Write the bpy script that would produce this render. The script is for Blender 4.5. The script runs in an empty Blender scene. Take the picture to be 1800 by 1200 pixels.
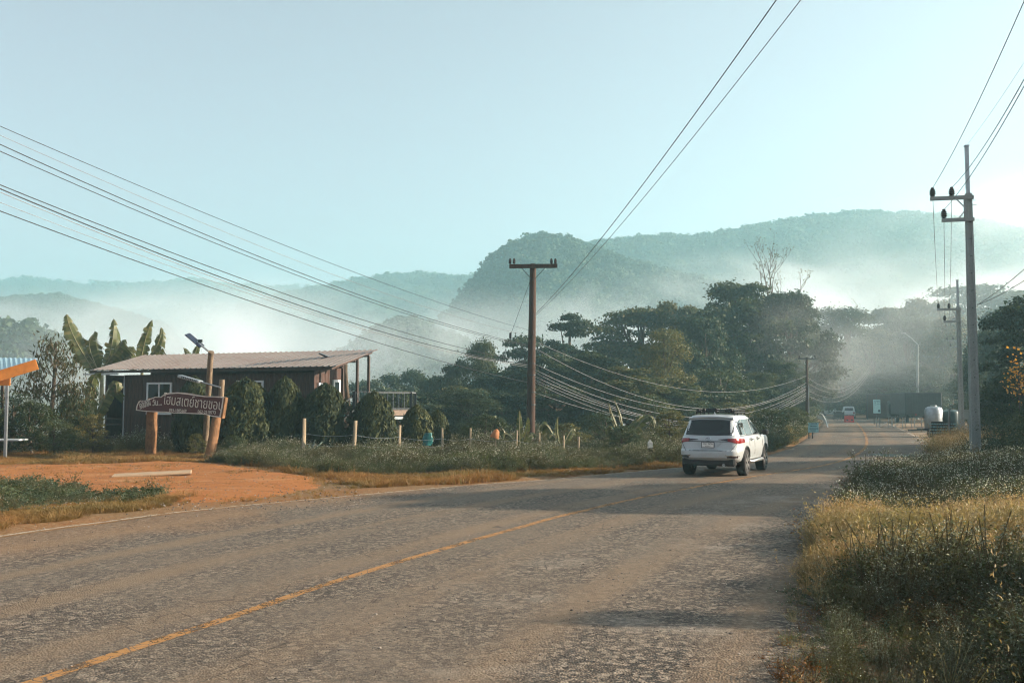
import bpy, bmesh, math, random
import numpy as np
from mathutils import Vector, Matrix, noise

# ------------------------------------------------------------------ camera, sky, sun, exposure
S = bpy.context.scene
C = S.collection
random.seed(7)
rng = np.random.default_rng(7)

EYE = 2.3
FPX = 1750.0
PITCH = math.atan(107 / FPX)
cam_d = bpy.data.cameras.new('camera')
cam_d.sensor_width = 36.0
cam_d.lens = 36.0 * FPX / 1800.0
cam_d.clip_start = 0.1
cam_d.clip_end = 12000
cam = bpy.data.objects.new('camera', cam_d)
C.objects.link(cam)
cam.location = (0, 0, EYE)
cam.rotation_euler = (math.pi / 2 + PITCH, 0, 0)
S.camera = cam

SUN_AZ = math.radians(88)      # clockwise from the viewing direction (+Y): sun low on the right
SUN_EL = math.radians(20)
sun_dir = Vector((math.sin(SUN_AZ) * math.cos(SUN_EL), math.cos(SUN_AZ) * math.cos(SUN_EL), math.sin(SUN_EL)))

W = bpy.data.worlds.new('World')
S.world = W
W.use_nodes = True
nt = W.node_tree
bg = nt.nodes['Background']
sky = nt.nodes.new('ShaderNodeTexSky')
sky.sky_type = 'NISHITA'
sky.sun_disc = False
sky.sun_elevation = SUN_EL
sky.sun_rotation = SUN_AZ
sky.altitude = 400
sky.air_density = 1.0
sky.dust_density = 4.0
sky.ozone_density = 1.0
tint = nt.nodes.new('ShaderNodeMix')
tint.data_type = 'RGBA'
tint.blend_type = 'MULTIPLY'
tint.inputs[0].default_value = 1.0
tint.inputs[7].default_value = (1.0, 0.975, 1.05, 1)
hs = nt.nodes.new('ShaderNodeHueSaturation')
hs.inputs['Saturation'].default_value = 0.36
nt.links.new(sky.outputs[0], hs.inputs['Color'])
nt.links.new(hs.outputs[0], tint.inputs[6])
nt.links.new(tint.outputs[2], bg.inputs[0])
bg.inputs[1].default_value = 0.066

sun_l = bpy.data.lights.new('sun', 'SUN')
sun_l.energy = 5.0
sun_l.angle = math.radians(0.6)
sun_l.color = (1.0, 0.83, 0.65)
sun_o = bpy.data.objects.new('sun', sun_l)
C.objects.link(sun_o)
sun_o.rotation_euler = sun_dir.to_track_quat('Z', 'Y').to_euler()

S.view_settings.view_transform = 'Standard'
S.view_settings.look = 'None'
S.view_settings.gamma = 1.0
S.view_settings.exposure = 1.62
S.render.engine = 'CYCLES'
cy = S.cycles
cy.use_denoising = True
cy.use_adaptive_sampling = True
cy.adaptive_threshold = 0.03
S.render.filter_size = 1.15
cy.pixel_filter_type = 'BLACKMAN_HARRIS'
cy.filter_width = 1.15
cy.max_bounces = 6
cy.diffuse_bounces = 2
cy.glossy_bounces = 2
cy.transmission_bounces = 4
cy.volume_bounces = 4
cy.transparent_max_bounces = 12
cy.volume_step_rate = 4.0
cy.volume_max_steps = 24
cy.sample_clamp_indirect = 4.0

# ------------------------------------------------------------------ layout helpers
FW = Vector((0, math.cos(PITCH), math.sin(PITCH)))
UP = Vector((0, -math.sin(PITCH), math.cos(PITCH)))


def at(x, y, Y):
    """point of the place seen at photo pixel (x, y), Y metres ahead of the camera"""
    d = FW + Vector(((x - 900) / FPX, 0, 0)) + UP * ((600 - y) / FPX)
    return Vector((d.x * Y / d.y, Y, EYE + d.z * Y / d.y))


def gnd(x, y, z=0.0):
    d = FW + Vector(((x - 900) / FPX, 0, 0)) + UP * ((600 - y) / FPX)
    t = (z - EYE) / d.z
    return Vector((d.x * t, d.y * t, z))


def sstep(a, b, x):
    t = min(1.0, max(0.0, (x - a) / (b - a)))
    return t * t * (3 - 2 * t)


def lerp_tab(tab, x):
    if x <= tab[0][0]:
        return tab[0][1]
    for (a, va), (b, vb) in zip(tab, tab[1:]):
        if x <= b:
            return va + (vb - va) * (x - a) / (b - a)
    return tab[-1][1]


def fbm(x, y, sc, oct=4, seed=0.0):
    v, a, f = 0.0, 0.5, 1.0
    for _ in range(oct):
        v += a * noise.noise(Vector((x / sc * f + seed, y / sc * f - seed, seed * 1.7)))
        a *= 0.5
        f *= 2.03
    return v


# ------------------------------------------------------------------ object helpers
def tag(o, label=None, cat=None, group=None, kind=None):
    if label: o['label'] = label
    if cat: o['category'] = cat
    if group: o['group'] = group
    if kind: o['kind'] = kind
    return o


def link(name, mesh, parent=None, mat=None, loc=None, rot=None, scale=None):
    o = bpy.data.objects.new(name, mesh)
    C.objects.link(o)
    if mat is not None and mesh is not None and len(mesh.materials) == 0:
        mesh.materials.append(mat)
    if parent is not None: o.parent = parent
    if loc is not None: o.location = loc
    if rot is not None: o.rotation_euler = rot
    if scale is not None: o.scale = scale
    return o


def empty(name, loc=(0, 0, 0), rz=0.0, label=None, cat=None, group=None):
    o = bpy.data.objects.new(name, None)
    o.empty_display_size = 0.2
    C.objects.link(o)
    o.location = loc
    o.rotation_euler = (0, 0, rz)
    return tag(o, label, cat, group)


def copy_tree(o, parent=None):
    c = o.copy()
    C.objects.link(c)
    c.parent = parent
    for ch in list(o.children):
        copy_tree(ch, c)
    return c


def np_mesh(name, verts, faces, smooth=False):
    """verts (N,3), faces (M,k) all of one size"""
    verts = np.asarray(verts, dtype=np.float32)
    faces = np.asarray(faces, dtype=np.int32)
    me = bpy.data.meshes.new(name)
    me.vertices.add(len(verts))
    me.vertices.foreach_set('co', verts.ravel())
    k = faces.shape[1]
    me.loops.add(faces.size)
    me.loops.foreach_set('vertex_index', faces.ravel())
    me.polygons.add(len(faces))
    me.polygons.foreach_set('loop_start', np.arange(0, faces.size, k, dtype=np.int32))
    me.polygons.foreach_set('loop_total', np.full(len(faces), k, dtype=np.int32))
    if smooth:
        me.polygons.foreach_set('use_smooth', np.ones(len(faces), dtype=bool))
    me.update(calc_edges=True)
    return me


class MB:
    """collects shapes, builds ONE mesh object"""
    def __init__(s):
        s.v, s.f = [], []

    def add(s, vs, fs):
        n = len(s.v)
        s.v += [tuple(p) for p in vs]
        s.f += [tuple(i + n for i in f) for f in fs]
        return s

    def box(s, c, size, rot=None, taper=1.0):
        hx, hy, hz = size[0] / 2, size[1] / 2, size[2] / 2
        vs = []
        for z in (-1, 1):
            k = taper if z > 0 else 1.0
            for x, y in ((-1, -1), (1, -1), (1, 1), (-1, 1)):
                vs.append(Vector((x * hx * k, y * hy * k, z * hz)))
        if rot is not None:
            vs = [rot @ v for v in vs]
        c = Vector(c)
        return s.add([v + c for v in vs], [(3, 2, 1, 0), (4, 5, 6, 7), (0, 1, 5, 4), (1, 2, 6, 5), (2, 3, 7, 6), (3, 0, 4, 7)])

    def beam(s, a, b, w, h, up=(0, 0, 1)):
        a, b = Vector(a), Vector(b)
        d = (b - a)
        L = d.length
        d.normalize()
        up = Vector(up)
        if abs(d.dot(up)) > 0.98: up = Vector((1, 0, 0))
        x = d.cross(up).normalized()
        u = x.cross(d).normalized()
        vs = []
        for p in (a, b):
            for sx, su in ((-1, -1), (1, -1), (1, 1), (-1, 1)):
                vs.append(p + x * sx * w / 2 + u * su * h / 2)
        return s.add(vs, [(0, 1, 2, 3), (7, 6, 5, 4), (0, 4, 5, 1), (1, 5, 6, 2), (2, 6, 7, 3), (3, 7, 4, 0)])

    def tube(s, pts, radii, n=8, cap=True, wob=0.0):
        pts = [Vector(p) for p in pts]
        if not hasattr(radii, '__len__'): radii = [radii] * len(pts)
        rings = []
        ref = None
        for i, p in enumerate(pts):
            d = (pts[min(i + 1, len(pts) - 1)] - pts[max(i - 1, 0)])
            if d.length < 1e-9: d = Vector((0, 0, 1))
            d.normalize()
            if ref is None:
                ref = Vector((1, 0, 0)) if abs(d.x) < 0.9 else Vector((0, 1, 0))
            x = (ref - d * ref.dot(d))
            if x.length < 1e-6: x = d.orthogonal()
            x.normalize()
            ref = x
            y = d.cross(x)
            ring = []
            for k in range(n):
                a = 2 * math.pi * k / n
                r = radii[i] * (1 + wob * (random.random() - .5))
                ring.append(p + x * math.cos(a) * r + y * math.sin(a) * r)
            rings.append(ring)
        vs = [v for r in rings for v in r]
        fs = []
        for i in range(len(rings) - 1):
            for k in range(n):
                a, b = i * n + k, i * n + (k + 1) % n
                fs.append((a, b, b + n, a + n))
        if cap:
            fs.append(tuple(range(n - 1, -1, -1)))
            fs.append(tuple(range((len(rings) - 1) * n, len(rings) * n)))
        return s.add(vs, fs)

    def lathe(s, prof, n=12, c=(0, 0, 0), rot=None):
        """prof: (radius, height) pairs, about local Z"""
        c = Vector(c)
        vs, fs = [], []
        for r, z in prof:
            for k in range(n):
                a = 2 * math.pi * k / n
                v = Vector((r * math.cos(a), r * math.sin(a), z))
                if rot is not None: v = rot @ v
                vs.append(v + c)
        for i in range(len(prof) - 1):
            for k in range(n):
                a, b = i * n + k, i * n + (k + 1) % n
                fs.append((a, b, b + n, a + n))
        fs.append(tuple(range(n - 1, -1, -1)))
        fs.append(tuple(range((len(prof) - 1) * n, len(prof) * n)))
        return s.add(vs, fs)

    def prism(s, outline, fn0, fn1):
        """outline of 2-D points; fn0/fn1 map a point to the two faces"""
        n = len(outline)
        vs = [fn0(p) for p in outline] + [fn1(p) for p in outline]
        fs = [tuple(range(n - 1, -1, -1)), tuple(range(n, 2 * n))]
        for i in range(n):
            j = (i + 1) % n
            fs.append((i, j, j + n, i + n))
        return s.add(vs, fs)

    def grid(s, rows, close_u=False):
        """rows: list of lists of points (same length)"""
        m = len(rows[0])
        vs = [p for r in rows for p in r]
        fs = []
        for i in range(len(rows) - 1):
            for k in range(m if close_u else m - 1):
                a, b = i * m + k, i * m + (k + 1) % m
                fs.append((a, b, b + m, a + m))
        return s.add(vs, fs)

    def mesh(s, name, smooth=False, fix=True):
        me = bpy.data.meshes.new(name)
        me.from_pydata(s.v, [], s.f)
        if fix:
            bm = bmesh.new()
            bm.from_mesh(me)
            bmesh.ops.recalc_face_normals(bm, faces=bm.faces)
            bm.to_mesh(me)
            bm.free()
        if smooth:
            for p in me.polygons: p.use_smooth = True
        me.update()
        return me

    def build(s, name, mat, parent=None, smooth=False, loc=None, rot=None, fix=True, bevel=0.0, auto=None):
        me = s.mesh(name, smooth, fix)
        if bevel:
            bm = bmesh.new()
            bm.from_mesh(me)
            bmesh.ops.bevel(bm, geom=[e for e in bm.edges], offset=bevel, segments=1, affect='EDGES', clamp_overlap=True)
            bm.to_mesh(me)
            bm.free()
        o = link(name, me, parent, mat, loc, rot)
        if auto is not None:
            for p in me.polygons: p.use_smooth = True
            me.set_sharp_from_angle(angle=math.radians(auto))
        return o


# ------------------------------------------------------------------ material helpers
class NT:
    def __init__(s, name):
        s.m = bpy.data.materials.new(name)
        s.m.use_nodes = True
        s.t = s.m.node_tree
        s.b = s.t.nodes['Principled BSDF']
        s.out = s.t.nodes['Material Output']

    def n(s, typ, **kw):
        nd = s.t.nodes.new('ShaderNode' + typ)
        for k, v in kw.items():
            setattr(nd, k, v)
        return nd

    def l(s, a, b):
        s.t.links.new(a, b)

    def coord(s, kind='Object', scale=(1, 1, 1)):
        tc = s.n('TexCoord')
        mp = s.n('Mapping')
        mp.inputs['Scale'].default_value = scale
        s.l(tc.outputs[kind], mp.inputs[0])
        return mp.outputs[0]

    def noise(s, vec, scale, detail=4, rough=0.55, dist=0.0):
        nd = s.n('TexNoise')
        s.l(vec, nd.inputs['Vector'])
        nd.inputs['Scale'].default_value = scale
        nd.inputs['Detail'].default_value = detail
        nd.inputs['Roughness'].default_value = rough
        nd.inputs['Distortion'].default_value = dist
        return nd.outputs['Fac']

    def voro(s, vec, scale, feature='F1', out='Distance', rnd=1.0):
        nd = s.n('TexVoronoi', feature=feature)
        s.l(vec, nd.inputs['Vector'])
        nd.inputs['Scale'].default_value = scale
        nd.inputs['Randomness'].default_value = rnd
        return nd.outputs[out]

    def ramp(s, fac, stops, interp='LINEAR'):
        nd = s.n('ValToRGB')
        cr = nd.color_ramp
        cr.interpolation = interp
        while len(cr.elements) < len(stops): cr.elements.new(0.5)
        for e, (p, c) in zip(cr.elements, stops):
            e.position = p
            e.color = (c[0], c[1], c[2], 1) if hasattr(c, '__len__') else (c, c, c, 1)
        s.l(fac, nd.inputs[0])
        return nd.outputs[0]

    def mix(s, fac, a, b, blend='MIX'):
        nd = s.n('Mix', data_type='RGBA', blend_type=blend)
        for sock, v in ((nd.inputs[0], fac), (nd.inputs[6], a), (nd.inputs[7], b)):
            if isinstance(v, bpy.types.NodeSocket): s.l(v, sock)
            elif hasattr(v, '__len__'): sock.default_value = (v[0], v[1], v[2], 1)
            else: sock.default_value = v
        return nd.outputs[2]

    def math(s, op, a, b=None, c=None, clamp=False):
        nd = s.n('Math', operation=op, use_clamp=clamp)
        for i, v in enumerate((a, b, c)):
            if v is None: continue
            if isinstance(v, bpy.types.NodeSocket): s.l(v, nd.inputs[i])
            else: nd.inputs[i].default_value = v
        return nd.outputs[0]

    def mrange(s, v, a, b, c=0.0, d=1.0, smooth=False):
        nd = s.n('MapRange')
        if smooth: nd.interpolation_type = 'SMOOTHSTEP'
        s.l(v, nd.inputs[0])
        for i, k in enumerate((a, b, c, d)): nd.inputs[1 + i].default_value = k
        return nd.outputs[0]

    def bump(s, h, strength=0.3, dist=0.02, normal=None):
        nd = s.n('Bump')
        nd.inputs['Strength'].default_value = strength
        nd.inputs['Distance'].default_value = dist
        s.l(h, nd.inputs['Height'])
        if normal is not None: s.l(normal, nd.inputs['Normal'])
        s.l(nd.outputs[0], s.b.inputs['Normal'])
        return nd.outputs[0]

    def col(s, v): 
        if isinstance(v, bpy.types.NodeSocket): s.l(v, s.b.inputs['Base Color'])
        else: s.b.inputs['Base Color'].default_value = (v[0], v[1], v[2], 1)

    def rough(s, v, metal=0.0, spec=None):
        if isinstance(v, bpy.types.NodeSocket): s.l(v, s.b.inputs['Roughness'])
        else: s.b.inputs['Roughness'].default_value = v
        s.b.inputs['Metallic'].default_value = metal
        if spec is not None: s.b.inputs['Specular IOR Level'].default_value = spec


def plain(name, color, rough=0.6, metal=0.0, var=0.12, scale=3.0, bump=0.0, spec=0.4):
    """simple surface with mottled wear"""
    m = NT(name)
    v = m.coord('Object')
    f = m.noise(v, scale, 6, 0.6)
    dark = tuple(c * (1 - var * 2) for c in color)
    lite = tuple(min(1, c * (1 + var)) for c in color)
    m.col(m.ramp(f, [(0.3, dark), (0.7, lite)]))
    m.rough(rough, metal, spec)
    if bump: m.bump(m.noise(v, scale * 8, 5), bump, 0.01)
    return m.m


def leafmat(name, stops, trans=0.3, rough=0.55, patch=None, patch_scale=0.25):
    """foliage: colour varies leaf by leaf and plant by plant; some light passes through"""
    m = NT(name)
    g = m.n('NewGeometry')
    oi = m.n('ObjectInfo')
    f = m.math('ADD', m.math('MULTIPLY', g.outputs['Random Per Island'], 0.55), m.math('MULTIPLY', oi.outputs['Random'], 0.45))
    c = m.ramp(f, stops)
    if patch is not None:
        mp = m.n('Mapping')
        m.l(g.outputs['Position'], mp.inputs[0])
        nz = m.noise(mp.outputs[0], patch_scale, 3)
        c = m.mix(m.mrange(nz, 0.45, 0.62), c, m.mix(0.6, c, patch))
    m.col(c)
    m.rough(rough, 0, 0.25)
    tr = m.n('BsdfTranslucent')
    m.l(m.mix(1.0, c, (1.25, 1.2, 0.7), 'MULTIPLY'), tr.inputs[0])
    mx = m.n('MixShader')
    mx.inputs[0].default_value = trans
    m.l(m.b.outputs[0], mx.inputs[1])
    m.l(tr.outputs[0], mx.inputs[2])
    m.l(mx.outputs[0], m.out.inputs[0])
    return m.m


def wiremat(name, color): return plain(name, color, 0.5, 0.0, 0.05)
# ------------------------------------------------------------------ the road's centre line (metres, from the photo)
_px = [(97, 1200), (253, 1149), (389, 1104), (564, 1038), (700, 995), (849, 953), (956, 920), (1089, 887), (1147, 875),
       (1222, 860), (1311, 843), (1400, 830), (1437, 824), (1483, 813), (1511, 800), (1525.5, 784), (1522, 765), (1510, 748), (1500, 738)]
ctrl = [Vector((-16, -22, 0)), Vector((-10.5, -9, 0)), Vector((-6.6, 1, 0))] + [gnd(*p) for p in _px] + \
       [Vector((49, 150, 0)), Vector((51, 172, 0)), Vector((48, 195, 0)), Vector((38, 214, 0)), Vector((20, 228, 0)), Vector((-5, 236, 0))]


def smooth_line(pts, it=3):
    for _ in range(it):
        q = [pts[0]]
        for a, b in zip(pts, pts[1:]):
            q += [a * .75 + b * .25, a * .25 + b * .75]
        q.append(pts[-1])
        pts = q
    return pts


def resample(pts, step):
    out, acc = [pts[0].copy()], 0.0
    for a, b in zip(pts, pts[1:]):
        L = (b - a).length
        if L == 0: continue
        t = step - acc
        while t <= L:
            out.append(a + (b - a) * (t / L))
            t += step
        acc = (acc + L) % step if False else (L - (t - step))
    return out


centre = resample(smooth_line(ctrl), 0.5)
# low-pass to take out the reading noise
for _ in range(12):
    centre = [centre[0]] + [(a + b * 2 + c) * .25 for a, b, c in zip(centre, centre[1:], centre[2:])] + [centre[-1]]
CN = len(centre)
tang = [(centre[min(i + 1, CN - 1)] - centre[max(i - 1, 0)]).normalized() for i in range(CN)]
left_n = [Vector((-t.y, t.x, 0)) for t in tang]
cen_np = np.array([(p.x, p.y) for p in centre])
lef_np = np.array([(p.x, p.y) for p in left_n])
L_TAB = [(-30, 6.5), (5, 7.6), (14, 8.1), (17.4, 8.0), (19.2, 7.6), (21.5, 6.8), (24.9, 5.9), (27.5, 5.0), (30.8, 4.4), (36, 3.7), (300, 3.5)]   # by Y
R_TAB = [(-30, 6.6), (5, 6.9), (8, 6.7), (10, 6.4), (14, 5.9), (18, 5.3), (22, 4.6), (28, 3.7), (60, 3.5), (300, 3.5)]


def road_uv(x, y):
    """(signed lateral distance, + = left, metres; index along)"""
    d = (cen_np[:, 0] - x) ** 2 + (cen_np[:, 1] - y) ** 2
    i = int(np.argmin(d))
    return (x - cen_np[i, 0]) * lef_np[i, 0] + (y - cen_np[i, 1]) * lef_np[i, 1], i, math.sqrt(d[i])


def road_z(u, i):
    p = centre[i]
    return 0.02 + 0.05 * (1 - min(1, abs(u) / 5.0) ** 2) + 0.012 * noise.noise(Vector((p.x + u, p.y * .7, 3)) * .8)


def on_road(x, y, margin=0.0):
    u, i, d = road_uv(x, y)
    if d > 12: return False
    return -lerp_tab(R_TAB, y) - margin < u < lerp_tab(L_TAB, y) + margin


def H(x, y):
    """ground height"""
    yv = 58 + 1.5 * math.sin(x * .13) if x < 0 else 58 + 2.6 * x
    z = -8 * sstep(0, 60, y - yv) - 17 * sstep(55, 230, y - yv)
    # forecourt and fields on the right stay level, then rise gently far away
    z += 6 * sstep(160, 420, y) * sstep(20, 120, x)
    z += 0.10 * fbm(x, y, 6.0, 3, 2.3) * sstep(0, 6, abs(y) * .2 + abs(x) * .2)
    # raised verge on the right where the weeds grow
    u, i, d = road_uv(x, y)
    if d < 13 and -3 < y < 60:
        z += 0.22 * sstep(lerp_tab(R_TAB, y) + .6, lerp_tab(R_TAB, y) + 2.6, -u)
    if d < 10 and -lerp_tab(R_TAB, y) - .8 < u < lerp_tab(L_TAB, y) + .8:
        z = min(z, 0.0) * 0.2 - 0.035
    return z


# ------------------------------------------------------------------ ground
m = NT('soil_and_dry_grass')
v = m.coord('Object')
n1 = m.noise(v, 0.35, 5)
n2 = m.noise(v, 9, 6, 0.65)
n3 = m.noise(v, 60, 3, 0.6)
c = m.mix(m.mrange(n1, 0.40, 0.6), (0.22, 0.095, 0.033), (0.16, 0.10, 0.05))
c = m.mix(m.mrange(n2, 0.42, 0.7), c, (0.26, 0.17, 0.09))
c = m.mix(m.mrange(n3, 0.55, 0.75), c, (0.07, 0.05, 0.025))
m.col(c)
m.rough(0.95, 0, 0.1)
m.bump(m.math('ADD', n2, m.math('MULTIPLY', n3, 0.4)), 0.7, 0.06)
M_SOIL = m.m

xs = sorted(set(list(np.round(np.arange(-46, 46.01, 0.6), 3)) + list(np.round(-46 - 1.2 * (np.arange(1, 40) ** 1.9), 2)) + list(np.round(46 + 1.2 * (np.arange(1, 40) ** 1.9), 2))))
ys = sorted(set(list(np.round(np.arange(-12, 76.01, 0.6), 3)) + list(np.round(76 + 1.2 * (np.arange(1, 44) ** 1.9), 2)) + [-16, -22, -30, -40]))
vv = []
for y in ys:
    for x in xs:
        vv.append((x, y, H(x, y)))
nx, ny = len(xs), len(ys)
ii = np.arange((ny - 1) * nx).reshape(ny - 1, nx)[:, :-1].ravel()
ff = np.stack([ii, ii + 1, ii + 1 + nx, ii + nx], 1)
ground = link('ground', np_mesh('ground', vv, ff, True), None, M_SOIL)
tag(ground, 'brown soil and dry turf falling away into the misty valley', None, None, 'structure')

# ------------------------------------------------------------------ road
m = NT('worn_asphalt')
uvn = m.n('UVMap')
uvn.uv_map = 'metres'
sx = m.n('SeparateXYZ')
m.l(uvn.outputs[0], sx.inputs[0])
U, V = sx.outputs[0], sx.outputs[1]
v = m.coord('Object')
vs_ = m.n('Mapping')
m.l(uvn.outputs[0], vs_.inputs[0])
vs_.inputs['Scale'].default_value = (1, 0.10, 1)
streak = m.noise(vs_.outputs[0], 1.3, 5, 0.6)            # long streaks along the wheels' way
big = m.noise(v, 0.33, 4, 0.55, 0.6)
mid = m.noise(v, 2.1, 5, 0.6)
fine = m.noise(v, 34, 4, 0.7)
agg = m.voro(v, 42, 'F1', 'Color')                          # single stones of the chippings
aggs = m.n('SeparateColor')
m.l(agg, aggs.inputs[0])
dist = m.voro(v, 42, 'F1', 'Distance')
gravelly = m.mrange(m.math('ADD', m.math('MULTIPLY', big, 0.7), m.math('MULTIPLY', streak, 0.6)), 0.52, 0.86)
edge_l = m.mrange(U, 3.9, 6.5)
edge_r = m.mrange(U, -3.0, -5.4)
edge = m.math('ADD', edge_l, edge_r, clamp=True)
coarse = m.math('ADD', gravelly, m.math('MULTIPLY', edge, 0.8), clamp=True)
tar = m.mix(streak, (0.128, 0.108, 0.086), (0.225, 0.172, 0.122))   # dusty binder
tar = m.mix(m.mrange(mid, 0.5, 0.78), tar, (0.098, 0.086, 0.072))
stone = m.ramp(aggs.outputs[0], [(0.0, (0.04, 0.04, 0.04)), (0.3, (0.10, 0.088, 0.075)), (0.65, (0.21, 0.172, 0.135)), (1.0, (0.38, 0.32, 0.25))])
c = m.mix(m.math('ADD', m.math('MULTIPLY', coarse, 0.62), 0.30), tar, stone)
gapm = m.mrange(dist, 0.38, 0.62)
c = m.mix(m.math('MULTIPLY', gapm, m.math('ADD', m.math('MULTIPLY', coarse, 0.45), 0.15)), c, (0.022, 0.020, 0.018))
chips = m.voro(v, 17, 'F1', 'Color')
chs = m.n('SeparateColor')
m.l(chips, chs.inputs[0])
c = m.mix(m.math('MULTIPLY', m.mrange(chs.outputs[1], 0.70, 0.76), m.math('ADD', m.math('MULTIPLY', coarse, 0.65), 0.15)), c, (0.035, 0.031, 0.028))
c = m.mix(m.math('MULTIPLY', m.mrange(chs.outputs[2], 0.80, 0.86), m.math('ADD', m.math('MULTIPLY', coarse, 0.5), 0.1)), c, (0.40, 0.34, 0.27))
# polished, dustier wheel tracks
wt_ = m.n('Math', operation='PINGPONG')
m.l(m.math('ADD', U, 0.35), wt_.inputs[0])
wt_.inputs[1].default_value = 0.95
trk = m.math('MULTIPLY', m.mrange(wt_.outputs[0], 0.45, 0.85, smooth=True), m.mrange(streak, 0.30, 0.62))
c = m.mix(m.math('MULTIPLY', trk, 0.75), c, (0.225, 0.165, 0.11))
# dark tar patches and potholes
pot = m.noise(v, 0.85, 6, 0.62, 0.9)
potm = m.math('MULTIPLY', m.mrange(pot, 0.665, 0.70), 0.7)
c = m.mix(potm, c, (0.055, 0.047, 0.042))
# dust blown over from the verge
dust = m.math('MULTIPLY', m.mrange(m.math('ADD', m.math('MULTIPLY', edge_l, 0.5), big), 0.66, 1.0), 0.5)
c = m.mix(dust, c, (0.29, 0.175, 0.09))
pale = m.math('MULTIPLY', m.mrange(m.noise(v, 0.55, 4, 0.6), 0.55, 0.68), m.mrange(U, -1.0, -2.6))
c = m.mix(m.math('MULTIPLY', pale, 0.35), c, (0.42, 0.38, 0.33))
# fine dark cracks
crk = m.n('TexVoronoi', feature='DISTANCE_TO_EDGE')
m.l(v, crk.inputs['Vector'])
crk.inputs['Scale'].default_value = 1.7
crm = m.math('MULTIPLY', m.mrange(crk.outputs['Distance'], 0.016, 0.004), m.mrange(big, 0.46, 0.56))
c = m.mix(m.math('MULTIPLY', crm, 0.6), c, (0.03, 0.028, 0.025))
c = m.mix(1.0, c, (0.80, 0.765, 0.72), 'MULTIPLY')
m.col(c)
m.rough(0.86, 0, 0.22)
hgt = m.math('ADD', m.math('MULTIPLY', m.math('SUBTRACT', 1.0, dist), m.math('ADD', m.math('MULTIPLY', coarse, 0.8), 0.25)), m.math('ADD', m.math('MULTIPLY', fine, 0.35), m.math('MULTIPLY', potm, -0.8)))
m.bump(hgt, 0.55, 0.02)
M_ROAD = m.m

NU = 28
vv, uvs = [], []
for i in range(CN):
    p = centre[i]
    for k in range(NU + 1):
        l, r = lerp_tab(L_TAB, p.y), lerp_tab(R_TAB, p.y)
        # crumbling outer edge
        l += 0.22 * noise.noise(Vector((i * .35, 1.0, 0))) + .12 * noise.noise(Vector((i * 1.1, 4.0, 0)))
        r += 0.22 * noise.noise(Vector((i * .35, 9.0, 0))) + .12 * noise.noise(Vector((i * 1.1, 14.0, 0)))
        u = -r + (l + r) * k / NU
        q = p + left_n[i] * u
        z = road_z(u, i)
        if k in (0, NU): z = -0.06
        vv.append((q.x, q.y, z))
        uvs.append((u, i * 0.5))
m_ = NU + 1
ii = np.arange((CN - 1) * m_).reshape(CN - 1, m_)[:, :-1].ravel()
ff = np.stack([ii + 1, ii, ii + m_, ii + m_ + 1], 1)
me = np_mesh('road', vv, ff, True)
uvl = me.uv_layers.new(name='metres')
uva = np.array(uvs, dtype=np.float32)[ff.ravel()]
uvl.data.foreach_set('uv', uva.ravel())
road = link('road', me, None, M_ROAD)
tag(road, 'worn grey asphalt road with gravelly patches bending away to the right', None, None, 'structure')


def paint_mat(name, color, worn, keep):
    m = NT(name)
    v = m.coord('Object')
    a = m.noise(v, 3.0, 5, 0.65)
    b = m.noise(v, 30, 4, 0.7)
    crk = m.n('TexVoronoi', feature='DISTANCE_TO_EDGE')
    m.l(v, crk.inputs['Vector'])
    crk.inputs['Scale'].default_value = 9
    c = m.mix(a, color, tuple(k * .7 for k in color))
    c = m.mix(m.mrange(crk.outputs['Distance'], 0.05, 0.02), c, (0.09, 0.075, 0.06))
    m.col(c)
    m.rough(0.8, 0, 0.2)
    t = m.n('BsdfTransparent')
    mx = m.n('MixShader')
    f = m.mrange(m.math('ADD', m.math('MULTIPLY', a, 0.8), m.math('MULTIPLY', b, 0.5)), keep, keep + 0.12)
    m.l(f, mx.inputs[0])
    m.l(m.b.outputs[0], mx.inputs[1])
    m.l(t.outputs[0], mx.inputs[2])
    m.l(mx.outputs[0], m.out.inputs[0])
    return m.m


def strip(name, u0, w, i0, i1, mat, gaps=()):
    vv, fs = [], []
    idx = []
    for i in range(i0, i1):
        p = centre[i]
        if any(a <= i < b for a, b in gaps):
            idx.append(None)
            continue
        row = []
        uu = u0(p.y) if callable(u0) else u0
        for k in (-1, 1):
            u = uu + k * w / 2 * (1 + .12 * noise.noise(Vector((i * .7, k * 3., 1))))
            q = p + left_n[i] * u
            row.append(len(vv))
            vv.append((q.x, q.y, road_z(u, i) + 0.006))
        idx.append(row)
    for a, b in zip(idx, idx[1:]):
        if a and b: fs.append((a[1], a[0], b[0], b[1]))
    return link(name, np_mesh(name, vv, fs), road, mat)


M_YEL = paint_mat('yellow_road_paint', (0.36, 0.185, 0.062), 0.5, 0.66)
M_WHT = paint_mat('white_road_paint', (0.42, 0.36, 0.27), 0.5, 0.68)
iy = lambda Y: int(np.argmin(abs(cen_np[:, 1] - Y) + (np.arange(CN) > CN - 120) * 1e3))
g0 = iy(13.3)
o = strip('centre_line', 0.0, 0.15, iy(-8), iy(150), M_YEL, gaps=())
o['label'] = 'worn orange-yellow centre line with cracks'
o = strip('edge_line', lambda y: lerp_tab(L_TAB, y) - 0.30, 0.10, iy(13), iy(40), M_WHT)
o['label'] = 'faded white line along the left edge'
o = strip('edge_line', lambda y: -3.1, 0.13, iy(30), iy(120), M_WHT)
o['label'] = 'white line along the right edge of the bend'

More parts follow.
